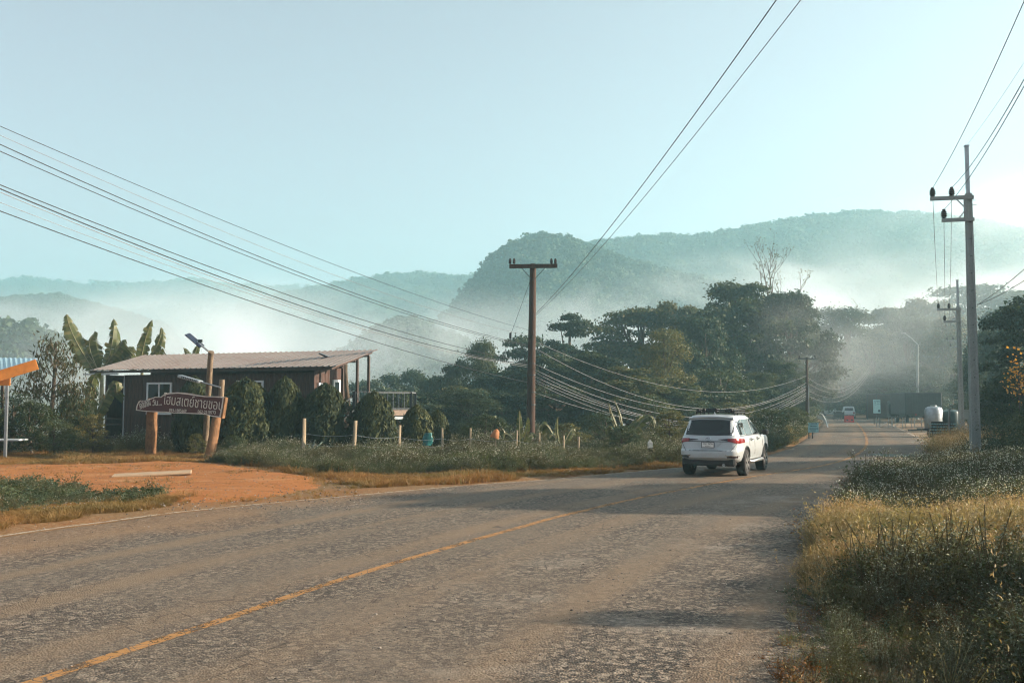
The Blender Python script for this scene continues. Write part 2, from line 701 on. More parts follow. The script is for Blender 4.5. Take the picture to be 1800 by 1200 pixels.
# ------------------------------------------------------------------ orange dirt drive in front of the sign
m = NT('orange_laterite')
v = m.coord('Object')
a, b, d = m.noise(v, 0.6, 4), m.noise(v, 7, 6, 0.65), m.noise(v, 55, 3, 0.65)
rut = m.noise(m.coord('Object', (.5, 1.0, 1)), 1.1, 5, .6, 1.2)
c = m.mix(a, (0.29, 0.110, 0.030), (0.37, 0.17, 0.065))
c = m.mix(m.mrange(b, 0.45, 0.75), c, (0.30, 0.10, 0.03))
c = m.mix(m.mrange(d, 0.6, 0.75), c, (0.16, 0.08, 0.035))
c = m.mix(m.math('MULTIPLY', m.mrange(rut, .52, .66), .65), c, (.17, .075, .03))
c = m.mix(m.math('MULTIPLY', m.mrange(a, .58, .75), .6), c, (.40, .25, .13))
m.col(c)
m.rough(0.95, 0, 0.1)
m.bump(m.math('ADD', m.math('ADD', b, m.math('MULTIPLY', rut, 2.0)), m.math('MULTIPLY', d, 0.5)), 0.8, 0.06)
M_DIRT = m.m
outl = [(-500, 812), (-200, 812), (0, 816), (120, 818), (250, 812), (360, 812), (450, 822), (540, 834), (590, 846), (590, 858), (540, 870), (450, 880), (350, 886), (250, 880), (120, 862), (40, 856), (0, 850), (-200, 850), (-500, 850)]
pts = [gnd(*p) for p in outl]
pts = smooth_line(pts + [pts[0]], 3)[:-1]
cen = sum(pts, Vector()) / len(pts)
rows = []
for k, p in enumerate(pts):
    rows.append([])
    for t in (0, .25, .5, .75, .9, 1.0):
        q = cen.lerp(p, t)
        q += (p - cen).normalized() * (0.9 * noise.noise(Vector((p.x, p.y, 2)) * .5) + .4 * noise.noise(Vector((p.x, p.y, 5)) * 1.9)) * t
        rows[-1].append(Vector((q.x, q.y, max(H(q.x, q.y), 0) * 0.5 + (0.05 + 0.03 * noise.noise(q * .7) if t < 1 else -.05))))
rows.append(rows[0])
o = MB().grid(rows).build('dirt_drive', M_DIRT, smooth=True)
tag(o, 'bare orange laterite drive between sign and road', None, None, 'structure')

# ------------------------------------------------------------------ hills
m = NT('forested_hillside')
v = m.coord('Object')
a, b = m.noise(v, 0.02, 5), m.noise(v, 0.16, 6, 0.7)
c = m.ramp(b, [(0.3, (0.018, 0.035, 0.014)), (0.55, (0.045, 0.075, 0.03)), (0.75, (0.085, 0.11, 0.045))])
m.col(c)
m.rough(0.9, 0, 0.1)
m.bump(b, 1.0, 3.0)
M_HILL = m.m
M_FARLEAF = leafmat('far_wood_leaves', [(0.0, (0.02, 0.04, 0.016)), (0.5, (0.045, 0.075, 0.028)), (1.0, (0.09, 0.11, 0.05))], 0.15, 0.7)


def instance_nodes(coll, name):
    ng = bpy.data.node_groups.new(name, 'GeometryNodeTree')
    ng.interface.new_socket('Geometry', in_out='INPUT', socket_type='NodeSocketGeometry')
    ng.interface.new_socket('Geometry', in_out='OUTPUT', socket_type='NodeSocketGeometry')
    gi, go = ng.nodes.new('NodeGroupInput'), ng.nodes.new('NodeGroupOutput')
    ci = ng.nodes.new('GeometryNodeCollectionInfo')
    ci.inputs[0].default_value = coll
    ci.inputs['Separate Children'].default_value = True
    ci.inputs['Reset Children'].default_value = True
    ip = ng.nodes.new('GeometryNodeInstanceOnPoints')
    ip.inputs['Pick Instance'].default_value = True
    L = ng.links.new

    def attr(nm, typ):
        a = ng.nodes.new('GeometryNodeInputNamedAttribute')
        a.data_type = typ
        a.inputs[0].default_value = nm
        return a.outputs[0]
    L(gi.outputs[0], ip.inputs['Points'])
    L(ci.outputs[0], ip.inputs['Instance'])
    L(attr('idx', 'INT'), ip.inputs['Instance Index'])
    L(attr('rot', 'FLOAT_VECTOR'), ip.inputs['Rotation'])
    L(attr('scl', 'FLOAT_VECTOR'), ip.inputs['Scale'])
    L(ip.outputs[0], go.inputs[0])
    return ng


def scatter(name, meshes, pts, idx, rot, scl, label, group=None):
    """plants nobody could count: ONE object, each plant real geometry set on its own point"""
    coll = bpy.data.collections.new(name + '_kinds')
    for k, me in enumerate(meshes):
        coll.objects.link(bpy.data.objects.new('%s_kind_%02d' % (name, k), me))
    n = len(pts)
    me = bpy.data.meshes.new(name)
    me.vertices.add(n)
    me.vertices.foreach_set('co', np.asarray(pts, dtype=np.float32).ravel())
    for nm, typ, arr in (('idx', 'INT', np.asarray(idx, dtype=np.int32)), ('rot', 'FLOAT_VECTOR', np.asarray(rot, dtype=np.float32)), ('scl', 'FLOAT_VECTOR', np.asarray(scl, dtype=np.float32))):
        at_ = me.attributes.new(nm, typ, 'POINT')
        at_.data.foreach_set('value' if typ == 'INT' else 'vector', arr.ravel())
    o = link(name, me)
    md = o.modifiers.new('plants', 'NODES')
    md.node_group = instance_nodes(coll, name + '_nodes')
    return tag(o, label, None, group, 'stuff')


def leaf_quads(cen, nrm, size, aspect=0.55, droop=0.0, axis=None):
    """one folded rhombic leaf per row. cen, nrm (N,3); size (N,)"""
    cen, nrm = np.asarray(cen), np.asarray(nrm)
    n = len(cen)
    nrm = nrm / (np.linalg.norm(nrm, axis=1, keepdims=True) + 1e-9)
    if axis is None:
        a = rng.normal(size=(n, 3))
        a[:, 2] -= droop
    else:
        a = np.asarray(axis) + rng.normal(size=(n, 3)) * 0.15
    a -= nrm * np.sum(a * nrm, 1, keepdims=True)
    a /= (np.linalg.norm(a, axis=1, keepdims=True) + 1e-9)
    b = np.cross(nrm, a)
    s = np.asarray(size)[:, None]
    p0 = cen - a * s * .5
    p2 = cen + a * s * .5 - nrm * s * .10
    mid = cen + a * s * .02
    p1 = mid + b * s * aspect * .5 + nrm * s * .12
    p3 = mid - b * s * aspect * .5 + nrm * s * .12
    v = np.stack([p0, p1, p2, p3], 1).reshape(-1, 3)
    f = np.arange(n * 4).reshape(n, 4)
    return v, f


def blob_crown(n, seed):
    r = np.random.default_rng(seed)
    lob = r.normal(size=(6, 3)) * (0.28, 0.28, 0.22) + (0, 0, 0.6)
    k = r.integers(0, 6, n)
    d = r.normal(size=(n, 3))
    d /= np.linalg.norm(d, axis=1, keepdims=True)
    rad = 0.30 * r.uniform(.7, 1.05, n)[:, None]
    c = lob[k] + d * rad
    v, f = leaf_quads(c, d + r.normal(size=(n, 3)) * .5, r.uniform(.16, .32, n), .8)
    me = np_mesh('far_crown', v, f)
    me.materials.append(M_FARLEAF)
    return me


FAR_CROWNS = [blob_crown(150, 100 + k) for k in range(4)]


def hill(name, label, prof, Z, base, front, back, rough, ntree, tsize, seed):
    """ridge whose crest runs through the given photo pixels at distance Z"""
    P = [at(x, y, Z) for x, y in prof]
    tab = [(p.x, p.z) for p in P]
    x0, x1 = tab[0][0], tab[-1][0]
    nxs = 150
    ts = [-1, -.86, -.72, -.6, -.5, -.4, -.3, -.2, -.12, -.05, 0, .08, .2, .4, .7, 1]
    rows, surf = [], []
    for t in ts:
        row = []
        for k in range(nxs + 1):
            x = x0 + (x1 - x0) * k / nxs
            h = lerp_tab(tab, x)
            fall = 1 - abs(t) ** (1.25 if t < 0 else 1.5)
            y = Z + (t * front if t < 0 else t * back)
            y += front * .10 * fbm(x, t * front, front * .6, 3, seed) * (1 if abs(t) > .03 else 0)
            z = base + (h - base) * fall
            if t != 0: z += rough * fbm(x, y, front * .35, 4, seed + 3) * min(1, abs(t) * 4) * min(1, (1 - abs(t)) * 4)
            # perspective keeps the crest at its pixels
            row.append(Vector((x * (y / Z) if t < 0 else x, y, z)))
        rows.append(row)
    o = MB().grid(rows).build(name, M_HILL, smooth=True, fix=False)
    tag(o, label, None, None, 'structure')
    pts = []
    R = random.Random(seed)
    for _ in range(ntree):
        i = min(len(ts) - 2, int(abs(R.gauss(0, 3.6)))) if R.random() < .8 else R.randrange(11)
        i = max(0, 10 - i)
        k = R.randrange(nxs)
        a, b = R.random(), R.random()
        q = rows[i][k].lerp(rows[i][k + 1], a).lerp(rows[min(i + 1, 11)][k].lerp(rows[min(i + 1, 11)][k + 1], a), b)
        pts.append((q.x, q.y, q.z - tsize * .35))
    for k in range(nxs * 2):      # the crest's own trees
        a = R.random()
        kk = R.randrange(nxs)
        q = rows[10][kk].lerp(rows[10][kk + 1], a)
        pts.append((q.x, q.y, q.z - tsize * R.uniform(.45, .8)))
    n = len(pts)
    s = rng.uniform(.5, 1.15, (n, 1)) * tsize * np.array([[1.25, 1.25, 1.0]])
    scatter(name + '_wood', FAR_CROWNS, pts, rng.integers(0, 4, n), np.c_[np.zeros((n, 2)), rng.uniform(0, 6.28, n)], s, label.replace('hazy', 'dense wood covering the'))


hill('far_hills', 'hazy far range on the left horizon', [(-260, 500), (-100, 498), (0, 497), (50, 492), (120, 504), (200, 500), (260, 504), (340, 495), (400, 504), (480, 508), (560, 512), (640, 520), (760, 520)], 1250, -40, 330, 260, 12, 900, 9, 11)
hill('long_hill', 'hazy long hill left of the steep hill', [(420, 545), (480, 530), (540, 515), (590, 505), (640, 496), (700, 490), (745, 487), (800, 492), (860, 492), (960, 500), (1080, 520)], 900, -40, 260, 200, 10, 1200, 7, 23)
hill('wooded_spur', 'hazy low spur rising from the mist on the far left', [(-260, 515), (-120, 522), (0, 529), (50, 525), (90, 524), (130, 532), (170, 541), (220, 556), (300, 580)], 620, -40, 120, 120, 5, 1200, 4.5, 31)
hill('misty_knoll', 'hazy small wooded knoll showing in the mist above house roof', [(600, 640), (650, 602), (680, 584), (705, 574), (735, 578), (765, 590), (800, 604), (860, 640)], 330, -30, 40, 40, 3, 260, 4.5, 71)
hill('wooded_knoll', 'hazy wooded knoll far behind the orange shelter', [(-320, 600), (-160, 592), (-60, 594), (0, 588), (40, 588), (70, 602), (100, 622), (160, 660)], 235, -26, 45, 45, 3, 320, 5.0, 73)
hill('steep_hill', 'hazy steep hill behind the wooden power pole', [(700, 640), (760, 585), (800, 556), (825, 525), (848, 494), (872, 466), (898, 440), (925, 426), (960, 423), (1000, 430), (1040, 446), (1090, 464), (1160, 485), (1250, 505), (1350, 530)], 450, -30, 90, 110, 5, 2600, 5.0, 47)
hill('long_ridge', 'hazy long ridge above the trees on the right', [(880, 452), (950, 444), (1020, 436), (1080, 430), (1150, 424), (1240, 420), (1300, 412), (1360, 400), (1420, 390), (1480, 384), (1550, 380), (1640, 383), (1720, 395), (1800, 415), (1900, 430), (2080, 440)], 640, -20, 180, 180, 7, 2600, 6.0, 59)

# ------------------------------------------------------------------ haze and mist
def vol_box(name, lo, hi, color, dens, aniso):
    lo, hi = Vector(lo), Vector(hi)
    m = bpy.data.materials.new(name)
    m.use_nodes = True
    t = m.node_tree
    t.nodes.remove(t.nodes['Principled BSDF'])
    pv = t.nodes.new('ShaderNodeVolumePrincipled')
    pv.inputs['Color'].default_value = (*color, 1)
    pv.inputs['Density'].default_value = dens
    pv.inputs['Anisotropy'].default_value = aniso
    t.links.new(pv.outputs[0], t.nodes['Material Output'].inputs['Volume'])
    return MB().box((lo + hi) / 2, hi - lo).build(name, m)


HAZE = 0.00085
o = vol_box('haze', (-1400, -60, -62), (1400, 1560, 175), (0.50, 0.86, 0.95), HAZE, 0.35)
tag(o, 'thin blue morning haze over the whole valley', None, None, 'stuff')


def mist(name, c, r, dens, nscale, seed, label, lo=0.43, hi=0.66, color=(0.94, 0.98, 1.0)):
    """bank of mist: closed lens shape, uneven density that thins to nothing at its skin"""
    m = bpy.data.materials.new(name)
    m.use_nodes = True
    t = m.node_tree
    t.nodes.remove(t.nodes['Principled BSDF'])
    N = lambda k: t.nodes.new('ShaderNode' + k)
    tc = N('TexCoord')
    ln = N('VectorMath')
    ln.operation = 'LENGTH'
    t.links.new(tc.outputs['Object'], ln.inputs[0])
    mr = N('MapRange')
    mr.interpolation_type = 'SMOOTHSTEP'
    t.links.new(ln.outputs['Value'], mr.inputs[0])
    for i, k in enumerate((1.0, 0.25, 0.0, 1.0)): mr.inputs[1 + i].default_value = k
    mp = N('Mapping')
    mp.inputs['Location'].default_value = (seed, seed * .7, 0)
    mp.inputs['Scale'].default_value = (r[0] * nscale, r[1] * nscale, r[2] * nscale * 1.6)
    t.links.new(tc.outputs['Object'], mp.inputs[0])
    nz = N('TexNoise')
    nz.inputs['Scale'].default_value = 1.0
    nz.inputs['Detail'].default_value = 4
    nz.inputs['Distortion'].default_value = 0.6
    t.links.new(mp.outputs[0], nz.inputs['Vector'])
    mr2 = N('MapRange')
    t.links.new(nz.outputs['Fac'], mr2.inputs[0])
    for i, k in enumerate((lo, hi, 0.0, 1.0)): mr2.inputs[1 + i].default_value = k
    mu = N('Math')
    mu.operation = 'MULTIPLY'
    t.links.new(mr.outputs[0], mu.inputs[0])
    t.links.new(mr2.outputs[0], mu.inputs[1])
    mu2 = N('Math')
    mu2.operation = 'MULTIPLY'
    mu2.inputs[1].default_value = dens
    t.links.new(mu.outputs[0], mu2.inputs[0])
    pv = N('VolumePrincipled')
    pv.inputs['Color'].default_value = (*color, 1)
    pv.inputs['Anisotropy'].default_value = 0.3
    t.links.new(mu2.outputs[0], pv.inputs['Density'])
    t.links.new(pv.outputs[0], t.nodes['Material Output'].inputs['Volume'])
    bm = bmesh.new()
    bmesh.ops.create_icosphere(bm, subdivisions=3, radius=1.0)
    me = bpy.data.meshes.new(name)
    bm.to_mesh(me)
    bm.free()
    o = link(name, me, None, m, c, None, r)
    tag(o, label, None, None, 'stuff')
    return o


mist('mist_bank', (-95, 300, -6), (235, 130, 48), 0.08, 0.021, 3.1, 'white mist filling the valley behind the brown house')
mist('mist_bank', (95, 335, 16), (135, 70, 42), 0.065, 0.026, 8.4, 'white mist drifting below the long ridge')
mist('mist_bank', (190, 310, 30), (130, 90, 50), 0.035, 0.02, 5.7, 'bright mist over the trees on the right')
mist('mist_bank', (52, 135, 12), (36, 42, 14), 0.010, 0.06, 1.9, 'thin smoky mist drifting across the far road')
mist('mist_bank', (29, 94, 6.5), (11, 12, 7.5), 0.035, 0.09, 6.3, 'smoky veil of mist before the trees above the far pole')
# ------------------------------------------------------------------ materials of built things
def wood(name, a, b, rough=0.8, scale=(14, 14, 1.2), bump=0.4):
    m = NT(name)
    v = m.coord('Object', scale)
    g = m.noise(v, 1.6, 6, 0.62, 0.8)
    w = m.noise(m.coord('Object'), 2.2, 4, 0.6)
    c = m.mix(m.mrange(g, 0.3, 0.7), a, b)
    c = m.mix(m.mrange(w, 0.55, 0.8), c, tuple(k * .55 for k in a))
    m.col(c)
    m.rough(rough, 0, 0.25)
    m.bump(g, bump, 0.01)
    return m.m


M_BARK = wood('bark', (0.055, 0.04, 0.028), (0.13, 0.10, 0.072), 0.95, (6, 6, 1.5), 0.9)
M_LOG = wood('peeled_log', (0.12, 0.058, 0.027), (0.28, 0.145, 0.065), 0.85, (9, 9, 1.4), 0.8)
M_LOGGREY = wood('weathered_log', (0.11, 0.08, 0.055), (0.27, 0.20, 0.13), 0.9, (10, 10, 1.2), 0.8)
M_POLEWOOD = wood('creosoted_pole', (0.030, 0.017, 0.012), (0.085, 0.048, 0.032), 0.85, (12, 12, .5), 0.5)
M_HOUSE = wood('brown_stained_board', (0.032, 0.016, 0.012), (0.092, 0.048, 0.034), 0.6, (10, 10, .8), 0.3)
M_DARKWOOD = wood('dark_stained_timber', (0.035, 0.022, 0.018), (0.07, 0.045, 0.034), 0.6, (10, 10, 1), 0.3)
M_DECK = wood('deck_timber', (0.13, 0.095, 0.07), (0.24, 0.18, 0.135), 0.8, (2, 14, 14), 0.4)
M_POST = wood('fence_post_wood', (0.22, 0.17, 0.11), (0.42, 0.34, 0.23), 0.9, (12, 12, 1.4), 0.6)
M_WHITE = plain('white_frame_paint', (0.72, 0.74, 0.72), 0.5, 0, 0.06, 6)
M_GLASS = plain('dark_window_glass', (0.012, 0.016, 0.018), 0.08, 0, 0.2, 1.5, 0, 0.6)
M_STEEL = plain('galvanised_steel', (0.36, 0.39, 0.40), 0.42, 0.75, 0.12, 5)
M_BLACK = plain('black_plastic', (0.012, 0.012, 0.013), 0.5, 0, 0.15, 6)
M_DARKMETAL = plain('dark_painted_steel', (0.035, 0.042, 0.045), 0.5, 0.3, 0.2, 5)
M_CERAM = plain('brown_porcelain', (0.045, 0.028, 0.022), 0.25, 0, 0.2, 4)
M_CABLE = wiremat('black_cable', (0.018, 0.018, 0.02))
M_CABLEG = wiremat('grey_cable', (0.20, 0.20, 0.20))
M_ORANGE = plain('orange_fascia', (0.62, 0.22, 0.035), 0.6, 0, 0.12, 3)
M_BLUESHEET = plain('pale_blue_sheet', (0.30, 0.46, 0.52), 0.4, 0.2, 0.1, 2)

m = NT('concrete_pole')
v = m.coord('Object')
a, b = m.noise(v, 1.2, 5, .6), m.noise(v, 22, 5, .7)
c = m.mix(a, (0.20, 0.23, 0.22), (0.33, 0.34, 0.32))
c = m.mix(m.mrange(b, .5, .75), c, (0.13, 0.15, 0.145))
m.col(c)
m.rough(0.85, 0, 0.2)
m.bump(b, .35, .01)
M_CONC = m.m

m = NT('brown_metal_roof')
v = m.coord('Object')
a, b = m.noise(v, 0.7, 5, .6), m.noise(m.coord('Object', (6, .5, 1)), 1.5, 5, .65)
c = m.mix(a, (0.165, 0.135, 0.118), (0.25, 0.21, 0.185))
c = m.mix(m.mrange(b, .5, .75), c, (0.15, 0.09, 0.065))
m.col(c)
m.rough(0.42, 0.35, .5)
M_ROOF = m.m


def text_mesh(body, size, extrude=0.004, bold=0.0, align='LEFT'):
    cu = bpy.data.curves.new('lettering', 'FONT')
    cu.body = body
    cu.size = size
    cu.extrude = extrude
    cu.offset = bold
    cu.align_x = align
    cu.resolution_u = 3
    ob = bpy.data.objects.new('lettering_tmp', cu)
    C.objects.link(ob)
    bpy.context.view_layer.update()
    dg = bpy.context.evaluated_depsgraph_get()
    me = bpy.data.meshes.new_from_object(ob.evaluated_get(dg))
    bpy.data.objects.remove(ob)
    bpy.data.curves.remove(cu)
    me.name = 'lettering'
    me.materials.clear()
    return me


# ------------------------------------------------------------------ brown house
dz = Vector((0, 0, 1))
HA = Vector((-9.6, 48.0, 0))
HRZ = math.atan2(-5, 12)
house = empty('brown_house', HA, HRZ, 'brown timber house with low metal roof and white windows behind round cypress shrubs', 'house')
wt = lambda y: 3.80 + 0.26 * y               # underside of the roof
WB = 0.55
# front wall boards, right wall boards
bw = 0.25
b_front = MB().box((0, 0.02, (3.72 + WB) / 2), (bw - 0.012, 0.04, 3.72 - WB)).mesh('board')
x = -0.13
k = 0
while x > -11.8:
    link('board', b_front, house, M_HOUSE, (x, (k % 3) * .004, 0))
    x -= bw
    k += 1
MB().box((-5.9, 0.07, (3.74 + WB) / 2), (11.8, 0.05, 3.74 - WB)).build('wall', M_DARKWOOD, house)
for k in range(12):
    y = 0.14 + k * bw
    mb = MB()
    h = wt(y) - .02
    mb.box((0.03 + (k % 3) * .004, y, (h + WB) / 2), (0.04, bw - 0.012, h - WB))
    mb.build('board', M_HOUSE, house)
mb = MB()
mb.prism([(0.05, WB), (3.05, WB), (3.05, wt(3.05) - .04), (0.05, wt(0.05) - .04)], lambda p: Vector((-.06, p[0], p[1])), lambda p: Vector((0.005, p[0], p[1])))
mb.build('wall', M_DARKWOOD, house)
MB().box((-6.4, 3.08, (4.4 + WB) / 2), (12.8, 0.05, 4.4 - WB)).build('wall', M_DARKWOOD, house)
MB().box((-11.85, 1.5, 2.1), (0.06, 2.9, 3.2)).build('wall', M_DARKWOOD, house)
MB().box((-13.02, 1.5, 2.1), (.06, 2.7, 3.3)).build('wall', M_DARKWOOD, house)
MB().box((-12.45, 2.4, 2.1), (1.15, .06, 3.3)).build('porch_wall', M_DARKWOOD, house)
MB().box((-6.5, 1.5, WB - .08), (13.0, 3.1, 0.14)).build('floor', M_DARKWOOD, house)
MB().box((-6.4, 1.5, 3.62), (12.6, 2.6, 0.05)).build('ceiling', M_DARKWOOD, house)
MB().box((0.05, 0.02, 2.15), (0.10, 0.10, 3.25)).build('corner_post', M_HOUSE, house)
for px_ in (-12.9, -11.7, -9, -6, -3, -0.15):
    for py_ in (0.15, 2.9):
        MB().box((px_, py_, 0.1), (0.18, 0.18, 1.0)).build('stilt', M_DARKWOOD, house)
MB().box((-12.95, 0.05, 2.2), (0.14, 0.14, 3.3)).build('porch_post', M_DARKWOOD, house)
MB().box((-12.4, 0.0, 1.15), (1.0, 0.06, 0.08)).box((-12.4, 0.0, 1.45), (1.0, 0.05, 0.06)).build('porch_rail', M_DARKWOOD, house)
# ribbed roof
rows = []
x0, x1 = -13.6, 1.4
cols = []
x = x0
while x < x1:
    cols += [(x, 0), (x + .20, 0), (x + .235, .04), (x + .285, .04), (x + .32, 0)]
    x += .34
for y in (-0.58, 0.6, 1.9, 3.25):
    rows.append([Vector((cx, y, 4.0 + 0.25 * (y + .55) + cz)) for cx, cz in cols])
roof = MB().grid(rows).build('roof', M_ROOF, house, fix=False)
md = roof.modifiers.new('thickness', 'SOLIDIFY')
md.thickness = 0.012
MB().beam((x0, -.50, 3.90), (x1, -.50, 3.90), .05, .12).build('fascia', M_DARKWOOD, house)
MB().beam((x1 - .03, -.5, 3.90), (x1 - .03, 3.2, 4.84), .05, .13).build('barge_board', M_HOUSE, house)
MB().beam((x1 - .5, -.3, 3.93), (x1 - .5, 3.2, 4.82), .06, .10).build('rafter', M_DARKWOOD, house)
for yy in (0.4, 1.6, 2.9):
    MB().beam((0.05, yy, wt(yy) + .08), (x1, yy, wt(yy) + .08), .06, .1).build('purlin', M_DARKWOOD, house)
MB().beam((-13.9, -.62, 3.78), (-11.6, -.62, 3.78), .11, .09).build('gutter', M_STEEL, house)
MB().tube([(-11.65, -.1, 3.7), (-11.65, -.1, .4)], .03, 6).build('drain_pipe', M_STEEL, house)


def window(parent, c, w, h, axis, panes=2, t=.09):
    """axis 'x': in the front wall; 'y': in the right wall"""
    T = (lambda a, d, z: Vector((c[0] + a, c[1] + d, c[2] + z))) if axis == 'x' else (lambda a, d, z: Vector((c[0] - d, c[1] + a, c[2] + z)))
    mb = MB()

    def bar(a0, a1, z0, z1, d0, d1, q):
        vs = [T(a, d, z) for d in (d0, d1) for a, z in ((a0, z0), (a1, z0), (a1, z1), (a0, z1))]
        q.add(vs, [(0, 1, 2, 3), (7, 6, 5, 4), (0, 4, 5, 1), (1, 5, 6, 2), (2, 6, 7, 3), (3, 7, 4, 0)])
    bar(-w / 2, w / 2, h / 2 - t, h / 2, -.05, .03, mb)
    bar(-w / 2, w / 2, -h / 2, -h / 2 + t, -.06, .03, mb)
    bar(-w / 2, -w / 2 + t, -h / 2 + t, h / 2 - t, -.05, .03, mb)
    bar(w / 2 - t, w / 2, -h / 2 + t, h / 2 - t, -.05, .03, mb)
    fr = mb.build('window', M_WHITE, parent)
    step = (w - 2 * t) / panes
    for k in range(panes):
        a0 = -w / 2 + t + k * step
        q = MB()
        bar(a0 + .004, a0 + step - .004, -h / 2 + t + .004, h / 2 - t - .004, -.012, .004, q)
        q.build('pane', M_GLASS, fr)
        if k:
            q = MB()
            bar(a0 - t * .45, a0 + t * .45, -h / 2 + t, h / 2 - t, -.04, -.013, q)
            q.build('mullion', M_WHITE, fr)
    return fr


window(house, (-9.35, -.035, 2.5), 1.62, 1.66, 'x')
window(house, (-3.65, -.035, 2.55), 1.62, 1.66, 'x')
window(house, (0.085, .62, 2.62), .55, 1.25, 'y', 1, .10)
window(house, (0.085, 1.95, 2.55), .62, 1.75, 'y', 1, .12)
for (px_, py_) in ((1.05, 1.0), (1.25, 3.1), (0.55, 3.15)):
    MB().box((px_, py_, 2.75 + .12 * py_), (.11, .11, 3.0)).build('veranda_post', M_DARKWOOD, house)

# ------------------------------------------------------------------ deck beside the house
deck = empty('viewing_deck', at(680, 740, 53).to_3d() * 1.0, 0, 'raised timber deck with dark slatted railing right of the brown house', 'deck')
d0 = Vector(deck.location)
N1, N2, F2, F1 = [at(*p) - d0 for p in ((622, 722, 49.5), (722, 722, 53), (730, 717, 57.5), (610, 714, 55))]
for q in (N1, N2, F2, F1): q.z = at(680, 722, 53).z - d0.z
nb = 16
for k in range(nb):
    a, b = k / nb, (k + .92) / nb
    mb = MB()
    q = [N1.lerp(F1, a), N2.lerp(F2, a), N2.lerp(F2, b), N1.lerp(F1, b)]
    mb.add([p + Vector((0, 0, .04)) for p in q] + [p for p in q], [(0, 1, 2, 3), (7, 6, 5, 4), (0, 4, 5, 1), (1, 5, 6, 2), (2, 6, 7, 3), (3, 7, 4, 0)])
    mb.build('deck_board', M_DECK, deck)
dz = Vector((0, 0, 1))
MB().beam(N1 - dz * .12, N2 - dz * .12, .08, .24).build('edge_beam', M_DECK, deck)
MB().beam(N2 - dz * .12, F2 - dz * .12, .08, .24).build('edge_beam', M_DECK, deck)
MB().beam(F1 - dz * .12, F2 - dz * .12, .08, .24).build('edge_beam', M_DARKWOOD, deck)
MB().beam(N1 - dz * .36 + Vector((.5, .3, 0)), N2 - dz * .36 + Vector((-.1, .3, 0)), .1, .14).build('steel_beam', M_STEEL, deck)


def railing(a, b, n, h, mat, mat2):
    MB().beam(a + dz * h, b + dz * h, .07, .05).build('top_rail', mat, deck)
    MB().beam(a + dz * .12, b + dz * .12, .04, .04).build('bottom_rail', mat, deck)
    bal = MB().box((0, 0, (h + .1) / 2), (.035, .035, h - .14)).mesh('baluster')
    for k in range(n + 1):
        link('baluster', bal, deck, mat2, a.lerp(b, k / n))


railing(F1, F2, 12, 1.05, M_DARKMETAL, M_STEEL)
railing(N1.lerp(N2, .22), N2, 9, .95, M_DARKMETAL, M_DARKMETAL)
railing(N2, F2, 4, .98, M_STEEL, M_DARKMETAL)
for p, zb in ((N1, 2.2), (N2, 4), (F2, 7), (F1, 6)):
    MB().box(p - dz * (zb / 2 - .5), (.13, .13, zb + 1.0)).build('deck_post', M_DARKMETAL, deck)
MB().beam(N2 + Vector((-.1, 0, -.3)), N2 + Vector((-2.0, .2, -2.6)), .07, .07).build('brace', M_DECK, deck)
MB().beam(N2 + Vector((-.9, .1, -.3)), N2 + Vector((.8, .1, -2.2)), .07, .07).build('brace', M_DECK, deck)
MB().beam(N1.lerp(N2, .5) + Vector((0, .1, -.35)), N1.lerp(N2, .5) + Vector((1.6, .1, -2.0)), .06, .06).build('brace', M_DECK, deck)
# stair ramp coming down towards the yard
sa, sb = N1 + Vector((.55, .1, .02)), N1 + Vector((-1.0, -2.2, -1.7))
for off in (-.45, .45):
    o_ = Vector((off, -off * .4, 0))
    MB().beam(sa + o_, sb + o_, .06, .2).build('stringer', M_HOUSE, deck)
    MB().beam(sa + o_ + dz * .95, sb + o_ + dz * .95, .06, .06).build('handrail', M_DARKMETAL, deck)
    for k in range(6):
        p = sa.lerp(sb, k / 5) + o_
        MB().box(p + dz * .45, (.03, .03, .9)).build('baluster', M_DARKMETAL, deck)
for k in range(8):
    p = sa.lerp(sb, (k + .5) / 8)
    MB().box(p, (.9, .26, .04), Matrix.Rotation(-.4, 3, 'Z')).build('tread', M_DECK, deck)

# ------------------------------------------------------------------ shelter with orange fascia, far left
sh = empty('orange_shelter', (-23.2, 41.5, 0), 0, 'open shelter with pale blue sheet roof and orange fascia at left edge', 'shelter')
q = [at(-70, 628, 46), at(66, 630, 43), at(66, 632, 40.5), at(-70, 672, 40)]
q = [p - sh.location for p in q]
rows = []
for j in range(5):
    row = []
    for k in range(33):
        t = k / 32
        p = q[3].lerp(q[2], t).lerp(q[0].lerp(q[1], t), j / 4)
        p.z += 0.03 if k % 2 else 0
        row.append(p)
    rows.append(row)
o = MB().grid(rows).build('roof', M_BLUESHEET, sh, fix=False)
o.modifiers.new('thickness', 'SOLIDIFY').thickness = .015
e0, e1 = q[3] + Vector((0, -.03, -.13)), q[2] + Vector((0.0, -.03, -.13))
MB().beam(e0 - dz * .1, e1 - dz * .06, .05, .42).build('fascia', M_ORANGE, sh)
MB().box(at(-20, 664, 40.3) - sh.location, (1.75, .05, .62)).build('gable_panel', M_ORANGE, sh)
for px_, zz in ((13, 40.4), (-60, 40.4), (5, 44)):
    p = at(px_, 672, zz) - sh.location
    MB().box((p.x, p.y, p.z / 2), (.10, .10, p.z)).build('post', M_STEEL if px_ == 13 else M_DARKWOOD, sh)
MB().box((1.2, 0.2, .75), (3.2, .9, .06)).build('table', M_WHITE, sh)

